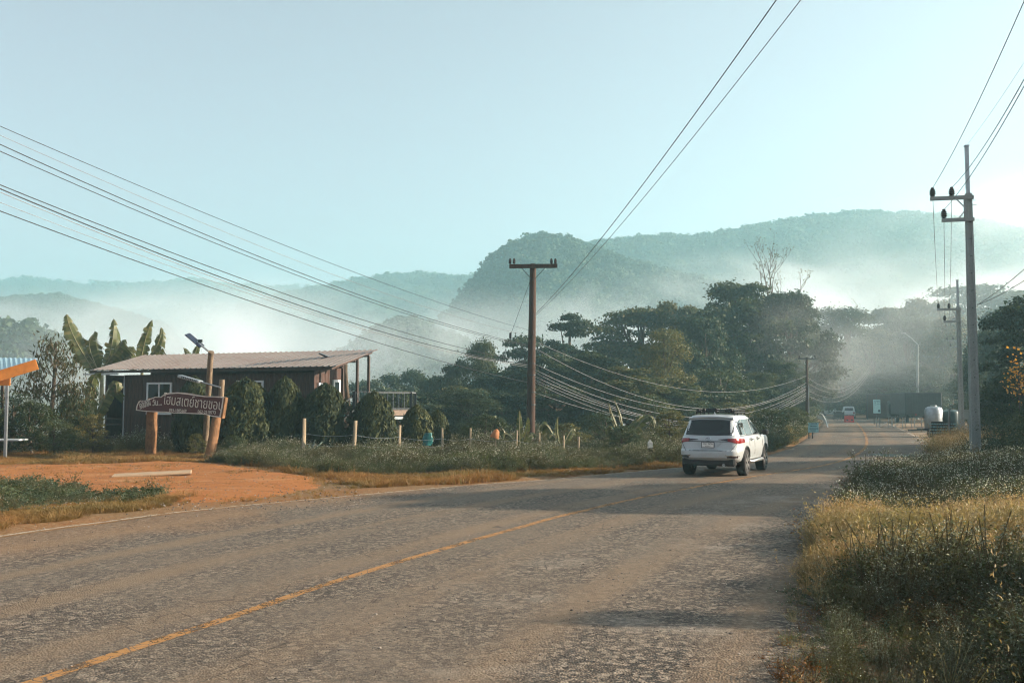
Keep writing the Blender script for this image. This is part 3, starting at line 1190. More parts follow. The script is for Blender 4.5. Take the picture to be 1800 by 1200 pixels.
# ------------------------------------------------------------------ homestay sign on two logs
sgn = empty('homestay_sign', gnd(316, 804), 0, 'dark red wooden homestay signboard with white Thai lettering on two logs', 'sign')
s0 = Vector(sgn.location)
ZS = lambda px: 42.2 - 1.6 * (px - 240) / 155.0
spt = lambda x, y, off=0.0: at(x, y, ZS(x)) - s0
cr = lambda cx, cy: (225 + cx / 6.858, 640 + cy / 6.858)
out = [(100, 555), (106, 510), (118, 476), (150, 435), (200, 440), (260, 420), (330, 392), (400, 392), (440, 360), (500, 345), (600, 338), (720, 350),
       (830, 370), (940, 385), (1060, 386), (1160, 397), (1150, 470), (1135, 560), (1118, 645), (1020, 630), (940, 606), (850, 600), (720, 595), (560, 590), (450, 580), (330, 575), (230, 570), (160, 562)]
out = [cr(*p) for p in out]
P0, P1 = spt(250, 707), spt(390, 707)
bx = (P1 - P0).normalized()
bn = bx.cross(Vector((0, 0, 1))).normalized()        # towards the camera
if bn.y > 0: bn = -bn
cu_, cv_ = sum(p[0] for p in out) / len(out), sum(p[1] for p in out) / len(out)
inset = [(cu_ + (x - cu_) * .975, cv_ + (y - cv_) * .90) for x, y in out]
M_SIGN = plain('dark_red_sign_paint', (0.075, 0.017, 0.016), 0.55, 0, 0.12, 3)
M_SIGNW = plain('cream_sign_paint', (0.62, 0.57, 0.50), 0.6, 0, 0.06, 6)
MB().prism(out, lambda p: spt(*p) - bn * .14, lambda p: spt(*p) + bn * .012).build('board', M_SIGN, sgn)
# painted rim, a raised band that follows the outline
n = len(out)
vs = [spt(*p) + bn * .030 for p in out] + [spt(*p) + bn * .030 for p in inset] + [spt(*p) + bn * .013 for p in out] + [spt(*p) + bn * .013 for p in inset]
fs = []
for i in range(n):
    j = (i + 1) % n
    fs += [(i, j, n + j, n + i), (2 * n + i, 2 * n + j, j, i), (n + i, n + j, 3 * n + j, 3 * n + i)]
MB().add(vs, fs).build('painted_rim', M_SIGNW, sgn)
# end grain on the right
q = MB()
q.prism([cr(1160, 397), cr(1180, 404), cr(1140, 652), cr(1118, 645)], lambda p: spt(*p) - bn * .15, lambda p: spt(*p) + bn * .02)
q.build('end_plank', M_LOG, sgn)


def sign_text(body, x, y, size, ang, bold=0.0, sx=1.0):
    me = text_mesh(body, size, .006, bold)
    o = link('lettering', me, sgn, M_SIGNW)
    zt = bn
    xa = Matrix.Rotation(ang, 3, zt) @ bx
    ya = zt.cross(xa)
    R = Matrix((xa * sx, ya, zt)).transposed().to_4x4()
    o.matrix_local = Matrix.Translation(spt(x, y) + bn * .032) @ R
    return o


# width of the headline is fitted to its place on the board
def fit(o, want):
    xs_ = [v.co.x for v in o.data.vertices]
    w = max(xs_) - min(xs_)
    o.scale.x *= want / w


o = sign_text('โฮมสเตย์ชายขอบ', *cr(428, 480), .60, math.radians(-4.8), -.004)
fit(o, (spt(*cr(1140, 500)) - spt(*cr(425, 500))).length)
o = sign_text('093-1805669', *cr(500, 570), .19, math.radians(-2.5), .0)
fit(o, (spt(*cr(708, 500)) - spt(*cr(500, 500))).length)
o = sign_text('062-2510773', *cr(845, 587), .19, math.radians(-3), .0)
fit(o, (spt(*cr(1060, 500)) - spt(*cr(845, 500))).length)
o = sign_text('ไอดินกลิ่น', *cr(150, 540), .40, math.radians(17), .003)
fit(o, (spt(*cr(290, 500)) - spt(*cr(150, 500))).length)
o = sign_text('วัน...', *cr(300, 498), .34, math.radians(3), .003)
fit(o, (spt(*cr(412, 500)) - spt(*cr(300, 500))).length)


def log(parent, name, a, b, r0, r1, mat, n=12, seg=9, bend=0.05):
    a, b = Vector(a), Vector(b)
    pts, rad = [], []
    for k in range(seg + 1):
        t = k / seg
        p = a.lerp(b, t)
        p += Vector((noise.noise(Vector((t * 3, a.x, 1))), noise.noise(Vector((t * 3, a.x, 7))), 0)) * bend
        pts.append(p)
        rad.append((r0 + (r1 - r0) * t) * (1 + .05 * noise.noise(Vector((t * 6, a.y, 3)))))
    return MB().tube(pts, rad, n, True, .05).build(name, mat, parent, auto=50)


zs = lambda x, y, Z: at(x, y, Z) - s0
l0, l1 = gnd(264, 800) - s0, zs(268, 703, 42.4)
log(sgn, 'log_post', l0 - dz * .3, l1, .245, .23, M_LOG)
l0, l1 = gnd(365, 807) - s0, zs(384, 715, 41.2)
log(sgn, 'log_post', l0 - dz * .3, l1, .215, .18, M_LOG)
log(sgn, 'upper_log', zs(386, 722, 41.2), zs(390, 667, 41.2), .12, .115, M_LOGGREY)

# LED lamp fixed to the sign, arm to the left
lamp = empty('solar_lamp', at(388, 680, 41.0), 0, 'grey LED street lamp head reaching left above the signboard', 'lamp')
la = Vector(lamp.location)
q0, q1, q2 = at(388, 681, 41.0) - la, at(352, 671, 41.3) - la, at(316, 661, 41.6) - la
MB().tube([q0, q1], .035, 8).build('arm', M_STEEL, lamp)
dirl = (q2 - q1).normalized()
M_LED = plain('lamp_lens', (0.55, 0.62, 0.62), 0.25, 0, 0.05, 5)
mb = MB()
mb.beam(q1.lerp(q2, -.04), q2, .34, .12)
mb.build('lamp_housing', M_STEEL, lamp, bevel=.025)
for k in range(9):
    p = q1.lerp(q2, .12 + k * .085)
    MB().beam(p + Vector((0, -.176, .0)), p + dirl * .05 + Vector((0, -.176, .0)), .012, .09).build('led_slot', M_BLACK, lamp)
M_PV = plain('solar_panel_cell', (0.015, 0.02, 0.04), 0.2, 0, 0.2, 8)

post = empty('lamp_log_post', gnd(352, 801), 0, 'rough log post behind signboard carrying a tilted solar panel', 'post')
p0 = Vector(post.location)
log(post, 'log', Vector((0, .6, -.2)), at(371, 618, 41.6) - p0, .13, .12, M_LOGGREY, 10, 10, .08)
a, b = at(366, 617, 41.6) - p0, at(346, 600, 41.6) - p0
MB().tube([a, b], .04, 8).build('arm', M_STEEL, post)
a, b = at(355, 609, 41.6) - p0, at(329, 587, 41.6) - p0
MB().beam(a, b, .42, .035, (0.6, -.3, .8)).build('solar_panel', M_PV, post)
MB().box(at(352, 599, 41.6) - p0, (.16, .1, .12)).build('junction_box', M_BLACK, post)

post = empty('crooked_post', gnd(611, 789), 0, 'crooked bark-covered post with a lamp pipe at right end of house', 'post')
p0 = Vector(post.location)
zz = p0.y
pts = [at(611, 792, zz) - p0, at(612, 770, zz) - p0, at(608, 745, zz) - p0, at(613, 715, zz) - p0, at(609, 685, zz) - p0, at(607, 655, zz) - p0, at(606, 628, zz) - p0]
MB().tube(smooth_line(pts, 2), .115, 9, True, .12).build('log', M_BARK, post, auto=60)
MB().tube([at(602, 720, zz) - p0 + Vector((0, -.1, 0)), at(602, 641, zz) - p0 + Vector((0, -.1, 0)), at(596, 634, zz) - p0, at(563, 621, zz) - p0], .035, 7).build('lamp_pipe', M_STEEL, post, auto=60)
MB().beam(at(575, 628, zz) - p0, at(561, 621, zz) - p0, .25, .06).build('lamp_housing', M_BLACK, post)

# ------------------------------------------------------------------ fence posts and wire
fp = [((532, 803), (535, 735), .085, 'first from the signboard, beside a blue agave'), ((620, 804), (625, 739), .08, 'leaning right in front of the crooked bark post'), ((700, 801), (703, 747), .062, 'in front of the deck and its braces'),
      ((777, 800), (777, 752), .05, 'just right of the green sack'), ((825, 800), (827, 752), .045, 'left of the orange bucket'), ((906, 800), (909, 756), .045, 'just left of the wooden power pole')]
tops = []
for (bx_, by_), (tx_, ty_), r, lab in fp:
    b = gnd(bx_, by_)
    t = at(tx_, ty_, b.y)
    o = MB().tube([b - b - dz * .3, (t - b) * .5 + Vector((r * .2, 0, 0)), t - b], [r * 1.1, r, r * .92], 7, True, .15).build('fence_post', M_POST, None, loc=b, auto=50)
    tag(o, 'grey split fence post ' + lab, 'fence post', 'fence posts along the verge')
    tops.append((b, t))
for x_, y0_, y1_, lab in ((948, 803, 760, 'right of the wooden power pole'), (991, 804, 765, 'between banana leaves'), (1017, 805, 767, 'last to the right before the tangled creeper')):
    b = gnd(x_, y0_)
    t = at(x_, y1_, b.y)
    o = MB().tube([-dz * .3, t - b], [.045, .04], 7, True, .15).build('fence_post', M_POST, None, loc=b)
    tag(o, 'short pale fence post ' + lab, 'fence post', 'fence posts along the verge')
    tops.append((b, t))
for lev, lab in ((.62, 'upper'), (.36, 'lower')):
    pts = []
    for (b, t), (b2, t2) in zip(tops, tops[1:]):
        a, c_ = b.lerp(t, lev), b2.lerp(t2, lev)
        for k in range(8):
            p = a.lerp(c_, k / 8)
            p.z -= .10 * 4 * (k / 8) * (1 - k / 8)
            pts.append(p + Vector((0, -.06, 0)))
    o = MB().tube(pts, .006, 4).build('fence_wire', M_STEEL)
    tag(o, '%s sagging wire strung along the split fence posts' % lab, 'wire')

# ------------------------------------------------------------------ wooden power pole
WP = at(932, 784, 50)
WP.z = H(WP.x, WP.y)
wp = empty('wooden_power_pole', WP, 0, 'dark brown power pole with single crossarm standing among weeds', 'power pole')
top = at(937, 464, 50) - WP
base = Vector((0, 0, -.4))
seg = 10
MB().tube([base.lerp(top, k / seg) for k in range(seg + 1)], [.235 - .075 * k / seg for k in range(seg + 1)], 12, True, .02).build('shaft', M_POLEWOOD, wp, auto=50)
zc = at(937, 469, 50).z - WP.z
tx = top.x
MB().beam((tx - 1.20, -.2, zc), (tx + 1.22, -.2, zc + .02), .13, .20).build('crossarm', M_POLEWOOD, wp)
for s_ in (-1, 1):
    MB().beam((tx + s_ * .6, -.22, zc - .08), (tx + s_ * .06, -.2, zc - .66), .03, .03).build('brace', M_DARKMETAL, wp)
ins_prof = [(.02, 0), (.07, .02), (.05, .05), (.09, .07), (.055, .11), (.09, .13), (.055, .17), (.08, .19), (.04, .23), (.05, .26), (.02, .28)]
for s_ in (-1.08, 1.0):
    for dx in (-.08, .12):
        MB().lathe(ins_prof, 10, (tx + s_ + dx, -.2, zc + .12)).build('insulator', M_CERAM, wp, auto=40)
for yy, w_ in ((580, .34), (600, .36), (640, .40), (660, .42), (690, .42), (712, .44)):
    c_ = at(934.5, yy, 50) - WP
    MB().lathe([(w_ / 2 * .98, 0), (w_ / 2, .01), (w_ / 2, .05), (w_ / 2 * .98, .06)], 12, c_).build('clamp_band', M_DARKMETAL, wp)
for k, (px_, py_) in enumerate(((950, 672), (956, 668), (948, 680), (962, 684))):
    c_ = at(px_, py_, 49.7) - WP
    pts = [c_ + Vector((.16 * math.cos(a_) * (1 + .2 * math.sin(3 * a_)), .05 * math.sin(2 * a_), .22 * math.sin(a_))) for a_ in [i * .5 for i in range(13)]]
    MB().tube(pts, .014, 5).build('cable_coil', M_CABLE, wp)
MB().box(at(949, 647, 49.75) - WP, (.12, .12, .14)).build('splice_box', M_BLACK, wp)

# ------------------------------------------------------------------ smaller far pole on the left of the bend
FP = Vector(gnd(1419, 756))
fpole = empty('far_power_pole', FP, 0, 'slim power pole with crossarm beside the blue notice at the bend', 'power pole')
top = at(1418, 628, FP.y) - FP
MB().tube([Vector((0, 0, -.3)), top * .5, top], [.15, .13, .10], 10).build('shaft', M_POLEWOOD, fpole, auto=50)
MB().tube([Vector((.13, -.1, -.2)), Vector((.13, -.1, 3.0)), top * .62 + Vector((.13, -.1, 0))], .035, 6).build('conduit', M_STEEL, fpole)
MB().beam(top + Vector((-.75, -.12, -.1)), top + Vector((.75, -.12, -.1)), .08, .1).build('crossarm', M_DARKMETAL, fpole)
for s_ in (-.65, .65):
    MB().lathe([(r_ * .7, z_ * .7) for r_, z_ in ins_prof], 8, top + Vector((s_, -.12, -.04))).build('insulator', M_CERAM, fpole)

# ------------------------------------------------------------------ concrete power poles on the right
def conc_pole(loc, height, label, ext=1.65):
    o = empty('concrete_power_pole', loc, math.radians(-8), label, 'power pole', 'concrete power poles on the right')
    r0, r1 = .30, .19
    mb = MB()
    # square tapered shaft with a shallow groove in each face
    prof = [(-.5, -.5), (-.2, -.5), (-.16, -.42), (.16, -.42), (.2, -.5), (.5, -.5), (.5, -.2), (.44, -.16), (.44, .16), (.5, .2), (.5, .5), (-.5, .5), (-.5, .2), (-.44, .16), (-.44, -.16), (-.5, -.2)]
    hs = height - ext
    rows = [[Vector((x * (r0 + (r1 - r0) * t), y * (r0 + (r1 - r0) * t), -.4 + (hs + .4) * t)) for x, y in prof] for t in (0, .33, .66, 1)]
    mb.grid(rows, True)
    mb.f.append(tuple(range(len(prof) * 3, len(prof) * 4)))
    mb.build('shaft', M_CONC, o)
    for k in range(14):
        z = .8 + k * (hs - 1.2) / 14
        w = r0 + (r1 - r0) * (z / hs)
        MB().tube([(0, -w * .43, z), (0, -w * .5 - .004, z)], .018, 6).build('bolt_hole', M_BLACK, o)
    MB().box((-.02, -.02, hs + ext / 2 - .15), (.11, .11, ext + .3)).build('top_extension', M_STEEL, o)
    MB().box((-.02, -.02, height - .02), (.15, .15, .05)).build('cap', M_STEEL, o)
    za, zb = hs - .18, hs - .93
    MB().beam((-1.28, -.15, za), (.12, -.15, za + .02), .09, .13).build('crossarm', M_CONC, o)
    MB().beam((-.92, -.15, zb), (.12, -.15, zb + .02), .09, .12).build('crossarm', M_CONC, o)
    MB().beam((-.15, -.14, zb), (-.15, -.14, za), .07, .09).build('upright', M_CONC, o)
    MB().beam((-.42, -.16, za - .05), (-.14, -.16, za - .36), .03, .04).build('brace', M_STEEL, o)
    MB().beam((-.38, -.16, zb + .05), (-.14, -.16, zb + .36), .03, .04).build('brace', M_STEEL, o)
    for xx, z_ in ((-1.2, za), (-.58, za), (-.85, zb)):
        MB().lathe([(r_ * 1.25, zz_ * 1.15) for r_, zz_ in ins_prof], 10, (xx, -.15, z_ + .07)).build('insulator', M_CERAM, o, auto=40)
    for dz_ in (-.25, -.4):
        MB().tube([(.05, -.05, hs + dz_), (.26, -.05, hs + dz_)], .012, 5).build('step_bolt', M_STEEL, o)
    bpy.context.view_layer.update()
    M_ = o.matrix_world
    return o, [M_ @ Vector(p) for p in ((-1.2, -.15, za + .36), (-.58, -.15, za + .36), (-.85, -.15, zb + .36), (-.02, -.02, height))]


CP1 = at(1716, 832, 33.5)
CP1.z = 0
CP2 = at(1691, 780, 61)
CP2.z = 0
CP3 = at(1688, 745, 112)
CP3.z = 0
c1, w1 = conc_pole(CP1, at(1697, 256, 33.5).z, 'tall grey concrete power pole nearest on the right, rising from the weeds')
c2, w2 = conc_pole(CP2, at(1692, 492, 61).z, 'grey concrete power pole just left of the nearest and tallest one')
c3, w3 = conc_pole(CP3, at(1687, 570, 112).z, 'misty concrete power pole farthest back, hidden behind the second one')
# lamp column far back
LP = gnd(1613, 738)
lp = empty('lamp_column', LP, 0, 'thin pale lamp column fading into mist above dark lorry', 'lamp post')
t = at(1613, 605, LP.y) - LP
MB().tube([Vector((0, 0, -.2)), t], [.22, .14], 8).build('column', M_CONC, lp)
MB().tube([t, t + Vector((-.8, 0, .8)), t + Vector((-1.6, 0, 1.4))], .06, 6).build('arm', M_STEEL, lp)
MB().box(t + Vector((-1.8, 0, 1.45)), (.6, .25, .12)).build('lamp_head', M_STEEL, lp)

# ------------------------------------------------------------------ cables
def cable(name, a, b, sag, r, mat, label, group=None, seg=28):
    a, b = Vector(a), Vector(b)
    pts = []
    for k in range(seg + 1):
        t = k / seg
        p = a.lerp(b, t)
        p.z -= sag * 4 * t * (1 - t)
        pts.append(p - a)
    o = MB().tube(pts, r * .82, 5).build(name, mat, None, loc=a, smooth=True)
    tag(o, label, 'cable', group)
    return o


PX = lambda y: WP + (at(934.5, y, 50) - WP)
gl = 'cables from wooden pole to upper left'
# (y at pole, y at the photo's left edge, radius, sag)
lefts = [(580, 222, .010, .55, M_CABLE, 'topmost thin cable running from wooden pole to upper left'), (590, 238, .008, .75, M_CABLEG, 'second thin grey cable from the top, running to upper left'),
         (606, 254, .014, .85, M_CABLE, 'thick cable, upper of the middle pair running to upper left'), (608, 266, .012, .85, M_CABLE, 'lower cable of the middle pair running to upper left'),
         (636, 325, .014, .80, M_CABLE, 'heavy cable on top of the lower bundle at left'), (640, 332, .017, 1.0, M_CABLE, 'thickest cable inside the lower bundle at left'), (642, 338, .010, 1.02, M_CABLEG, 'slim grey cable inside the lower bundle at left'),
         (645, 356, .008, .85, M_CABLEG, 'faint grey cable just under the lower bundle at left'), (672, 371, .014, .55, M_CABLE, 'lowest cable from wooden pole to left edge')]
for yp, yl, r, sag, mt, lab in lefts:
    a = PX(yp) + Vector((-.18, -.05, 0))
    e = at(0, yl, 21.0)
    b = a + (e - a) * 1.30
    # sag measured at the photo's left edge too: lift the far end to keep it there
    t = 1 / 1.30
    b.z += (sag * 4 * t * (1 - t)) / t
    cable('overhead_cable', a, b, sag, r, mt, lab, gl)
gm = 'cables from wooden pole to far pole'
zf = lambda y: at(1418, y, FP.y)
mids = [(600, 660, .012, 1.9, 'uppermost'), (612, 672, .015, 2.6, 'second'), (640, 678, .014, 2.2, 'third'), (650, 682, .016, 2.4, 'fourth'), (655, 684, .012, 2.6, 'fifth'), (662, 690, .017, 2.4, 'sixth'), (668, 694, .014, 2.3, 'seventh'), (672, 697, .012, 2.5, 'eighth'), (690, 701, .012, 1.9, 'lowest')]
for yp, yf_, r, sag, lab in mids:
    cable('overhead_cable', PX(yp) + Vector((.18, -.05, 0)), zf(yf_), sag, r, M_CABLEG, '%s of the grey cables sagging from wooden pole past white car to far pole' % lab if lab in ('uppermost', 'lowest') else '%s grey cable from the top, sagging from wooden pole to far pole' % lab, gm)
gf = 'cables from far pole to the right'
for k, (y0_, y1_, lab) in enumerate(((662, 634, 'upper'), (672, 636, 'middle'), (684, 640, 'lower'), (694, 644, 'lowest'))):
    cable('overhead_cable', zf(y0_), at(1534, y1_, 118), 2.0, .016, M_CABLEG, '%s pale cable swinging from far pole up to misty trees' % lab, gf)
gt = 'cables crossing the sky'
for (y0_, xt, r, mt, lab) in ((553, 1365, .014, M_CABLE, 'thick black cable rising from wooden pole to top of sky'), (556, 1408, .010, M_CABLE, 'thin cable right of the thick one rising to top of sky')):
    a = PX(y0_) + Vector((.15, -.08, 0))
    e = at(xt, 0, 17.0)
    b = a + (e - a) * 1.25
    t = 1 / 1.25
    sag = .55
    b.z += sag * 4 * (1 - t)
    cable('overhead_cable', a, b, sag, r, mt, lab, gt)
gr = 'cables between concrete poles'
for k, nm in enumerate(('outer left', 'inner', 'lower')):
    cable('power_line', w1[k], w2[k], .9, .011, M_CABLE, '%s conductor hanging between nearest and second concrete pole' % nm, gr)
    cable('power_line', w2[k], w3[k], 1.2, .011, M_CABLE, '%s conductor hanging between second and farthest concrete pole' % nm, gr)
for k, (xe, ye, lab) in enumerate(((1800, 3, 'left of three black conductors leaving nearest concrete pole toward upper right'), (1800, 140, 'upper of two converging conductors from nearest concrete pole at right edge'), (1800, 152, 'lower of two converging conductors from nearest concrete pole at right edge'))):
    a = w1[k]
    e = at(xe, ye, 17.5)
    b = a + (e - a) * 1.3
    t = 1 / 1.3
    sag = .30
    b.z += sag * 4 * (1 - t)
    cable('power_line', a, b, sag, .011, M_CABLE, lab, gr)
cable('power_line', w1[3], at(1850, 30, 18), .1, .005, M_CABLEG, 'faint earth wire from tip of nearest concrete pole', gr)
for y_, lab in ((466, 'upper of two cables from middle of nearest concrete pole to right edge'), (486, 'lower of two cables from middle of nearest concrete pole to right edge')):
    a = at(1718, 536, 33.4)
    e = at(1800, y_, 27)
    cable('power_line', a, a + (e - a) * 1.6, .12, .012, M_CABLE, lab, gr)
# guy wire of the wooden pole
a = WP + Vector((.05, -.15, zc - .6))
e = at(888, 615, 50)
gw = empty('guy_wire', a, 0, 'slack guy wire with black insulator left of wooden pole', 'wire')
MB().tube([Vector(), (e - a) * .5, (e - a) * 1.35], .010, 5).build('strand', M_CABLE, gw)
MB().lathe([(.02, -.16), (.06, -.12), (.06, .12), (.02, .16)], 8, (e - a) * .80).build('guy_insulator', M_BLACK, gw)
# ------------------------------------------------------------------ vehicles
def paint(name, color, rough=0.28, coat=0.6, dirt=(0.30, 0.24, 0.17)):
    m = NT(name)
    v = m.coord('Object')
    tcz = m.n('SeparateXYZ')
    m.l(v, tcz.inputs[0])
    low = m.mrange(tcz.outputs[2], 1.0, 0.35)
    nz = m.noise(v, 5, 5, .65)
    f = m.math('MULTIPLY', m.math('MULTIPLY', low, m.mrange(nz, .35, .75)), .45)
    m.col(m.mix(f, color, dirt))
    m.rough(m.mrange(nz, .3, .8, rough, rough + .12))
    m.b.inputs['Coat Weight'].default_value = coat
    m.b.inputs['Coat Roughness'].default_value = .06
    return m.m


M_CARW = paint('white_car_paint', (0.43, 0.47, 0.48))
M_CARS = paint('silver_car_paint', (0.42, 0.46, 0.47))
M_CARB = paint('brown_car_paint', (0.35, 0.26, 0.20))
M_CARGLASS = plain('tinted_car_glass', (0.006, 0.007, 0.008), 0.05, 0, 0.1, 2, 0, .7)
M_CARGLASS_CLEAR = plain('light_tinted_glass', (0.014, 0.016, 0.015), 0.05, 0, 0.1, 2, 0, .7)
M_TAIL = plain('red_tail_lamp', (0.24, 0.012, 0.012), 0.15, 0, 0.15, 3, 0, .6)
M_TAILDARK = plain('smoked_lamp', (0.03, 0.008, 0.012), 0.12, 0, 0.15, 3, 0, .6)
M_TYRE = plain('tyre_rubber', (0.022, 0.020, 0.019), 0.85, 0, 0.2, 8, .3)
M_RIM = plain('alloy', (0.55, 0.55, 0.54), 0.3, 0.85, 0.08, 6)
M_SEAM = plain('panel_gap', (0.01, 0.01, 0.01), 0.9, 0, .05, 3)
M_PLATE = plain('number_plate_white', (0.75, 0.74, 0.70), 0.5, 0, .05, 5)
M_CHROME = plain('chrome', (0.6, 0.62, 0.63), 0.12, 0.95, .05, 4)


class Shell:
    """car body: horizontal super-elliptic slices, rear / front / half width given by height"""
    N = 7.0

    def __init__(s, rows):
        s.rows = rows

    def p(s, z):
        t = s.rows
        if z <= t[0][0]: return t[0][1:]
        for a, b in zip(t, t[1:]):
            if z <= b[0]:
                k = (z - a[0]) / (b[0] - a[0])
                return tuple(u + (w - u) * k for u, w in zip(a[1:], b[1:]))
        return t[-1][1:]

    def side(s, y, z, sx=1, off=0.0):
        yr, yf, hw = s.p(z)
        yc, hl = (yr + yf) / 2, (yf - yr) / 2
        k = min(.999, abs((y - yc) / hl))
        return Vector((sx * (hw * (1 - k ** s.N) ** (1 / s.N) + off), y, z))

    def rear(s, x, z, off=0.0):
        yr, yf, hw = s.p(z)
        yc, hl = (yr + yf) / 2, (yf - yr) / 2
        k = min(.999, abs(x / hw))
        return Vector((x, yc - hl * (1 - k ** s.N) ** (1 / s.N) - off, z))

    def front(s, x, z, off=0.0):
        yr, yf, hw = s.p(z)
        yc, hl = (yr + yf) / 2, (yf - yr) / 2
        k = min(.999, abs(x / hw))
        return Vector((x, yc + hl * (1 - k ** s.N) ** (1 / s.N) + off, z))

    def round(s, a, z, off=0.0):
        """angle a: 0 = right side, -90 = rear"""
        yr, yf, hw = s.p(z)
        yc, hl = (yr + yf) / 2, (yf - yr) / 2
        ca, sa = math.cos(a), math.sin(a)
        e = 2 / s.N
        return Vector(((hw + off) * math.copysign(abs(ca) ** e, ca), yc + (hl + off) * math.copysign(abs(sa) ** e, sa), z))

    def body(s, arches, ar):
        mb = MB()
        rows = []
        n = 64
        for z, yr, yf, hw in s.rows:
            rows.append([s.round(2 * math.pi * k / n, z) for k in range(n)])
        mb.grid(rows, True)
        mb.f.append(tuple(range(n - 1, -1, -1)))
        last = (len(rows) - 1) * n
        mb.f.append(tuple(range(last, last + n)))
        me = mb.mesh('body', True)
        o = link('body_tmp', me)
        cut = MB()
        for y in arches:
            cut.tube([(-1.3, y, .40), (1.3, y, .40)], ar, 28)
        c_ = cut.build('cut_tmp', M_BLACK)
        md = o.modifiers.new('arch', 'BOOLEAN')
        md.object = c_
        md.operation = 'DIFFERENCE'
        md.solver = 'EXACT'
        bpy.context.view_layer.update()
        me2 = bpy.data.meshes.new_from_object(o.evaluated_get(bpy.context.evaluated_depsgraph_get()))
        bpy.data.objects.remove(o)
        bpy.data.objects.remove(c_)
        me2.materials.clear()
        me2.name = 'body'
        for p in me2.polygons: p.use_smooth = True
        me2.set_sharp_from_angle(angle=math.radians(32))
        return me2


def panel(fn, a0, a1, na, z0, z1, nz, th=.012):
    """patch on a shell: fn(a, z, off); z0, z1 numbers or functions of the 0..1 position along a"""
    rows0, rows1 = [], []
    for i in range(na + 1):
        t = i / na
        a = a0 + (a1 - a0) * t
        lo = z0(t) if callable(z0) else z0
        hi = z1(t) if callable(z1) else z1
        rows0.append([fn(a, lo + (hi - lo) * k / nz, th) for k in range(nz + 1)])
        rows1.append([fn(a, lo + (hi - lo) * k / nz, -.02) for k in range(nz + 1)])
    mb = MB()
    mb.grid(rows0)
    mb.grid([r[::-1] for r in rows1])
    for r0, r1 in ((rows0[0], rows1[0]), (rows0[-1], rows1[-1]), ([r[0] for r in rows0], [r[0] for r in rows1]), ([r[-1] for r in rows0], [r[-1] for r in rows1])):
        mb.grid([r0, r1])
    return mb


def make_wheel(parent, x, y, r=.385, w=.26, side=1, detail=True):
    T = Matrix.Rotation(math.pi / 2, 3, 'Y')
    prof = [(r * .62, -w / 2), (r * .9, -w / 2), (r * .985, -w * .38), (r, -w * .2), (r, w * .2), (r * .985, w * .38), (r * .9, w / 2), (r * .62, w / 2)]
    rows = [[T @ Vector((q * math.cos(2 * math.pi * k / 28), q * math.sin(2 * math.pi * k / 28), z)) for k in range(28)] for q, z in prof]
    tyre = MB().grid(rows, True).build('wheel', M_TYRE, parent, loc=(x, y, r), auto=40)
    mb = MB()
    mb.lathe([(r * .64, -w * .30), (r * .64, w * .46 * side if side > 0 else -w * .29)], 24, rot=T) if False else None
    s_ = side
    rows = [[T @ Vector((q * math.cos(2 * math.pi * k / 24), q * math.sin(2 * math.pi * k / 24), z * s_)) for k in range(24)] for q, z in ((r * .66, -w * .1), (r * .66, w * .47), (r * .60, w * .47), (r * .58, w * .30), (r * .05, w * .26))]
    mb.grid(rows, True)
    mb.build('rim_barrel', M_BLACK, tyre, auto=30)
    sp = MB()
    for k in range(6 if detail else 5):
        a = 2 * math.pi * k / 6
        for da in (-.13, .13):
            p0_ = T @ Vector((r * .10 * math.cos(a), r * .10 * math.sin(a), w * .44 * s_))
            p1_ = T @ Vector((r * .63 * math.cos(a + da), r * .63 * math.sin(a + da), w * .46 * s_))
            sp.beam(p0_, p1_, .045, .03, (1, 0, 0))
    sp.lathe([(r * .16, w * .36), (r * .16, w * .49), (.01, w * .5)], 12, rot=T if s_ > 0 else Matrix.Rotation(-math.pi / 2, 3, 'Y'))
    sp.build('rim', M_RIM, tyre)
    return tyre


SUVROWS = [(.40, -2.10, 2.10, .80), (.46, -2.30, 2.28, .88), (.56, -2.42, 2.38, .915), (.70, -2.455, 2.42, .93), (.755, -2.44, 2.42, .935), (.80, -2.365, 2.42, .932), (.92, -2.35, 2.40, .926), (1.03, -2.34, 2.34, .922),
           (1.10, -2.325, 2.16, .905), (1.135, -2.30, 1.90, .89), (1.16, -2.285, 1.22, .868), (1.36, -2.17, .90, .80), (1.56, -2.05, .52, .728), (1.68, -1.97, .20, .688), (1.745, -1.90, -.05, .645), (1.775, -1.72, -.40, .52), (1.785, -1.2, -.7, .25)]


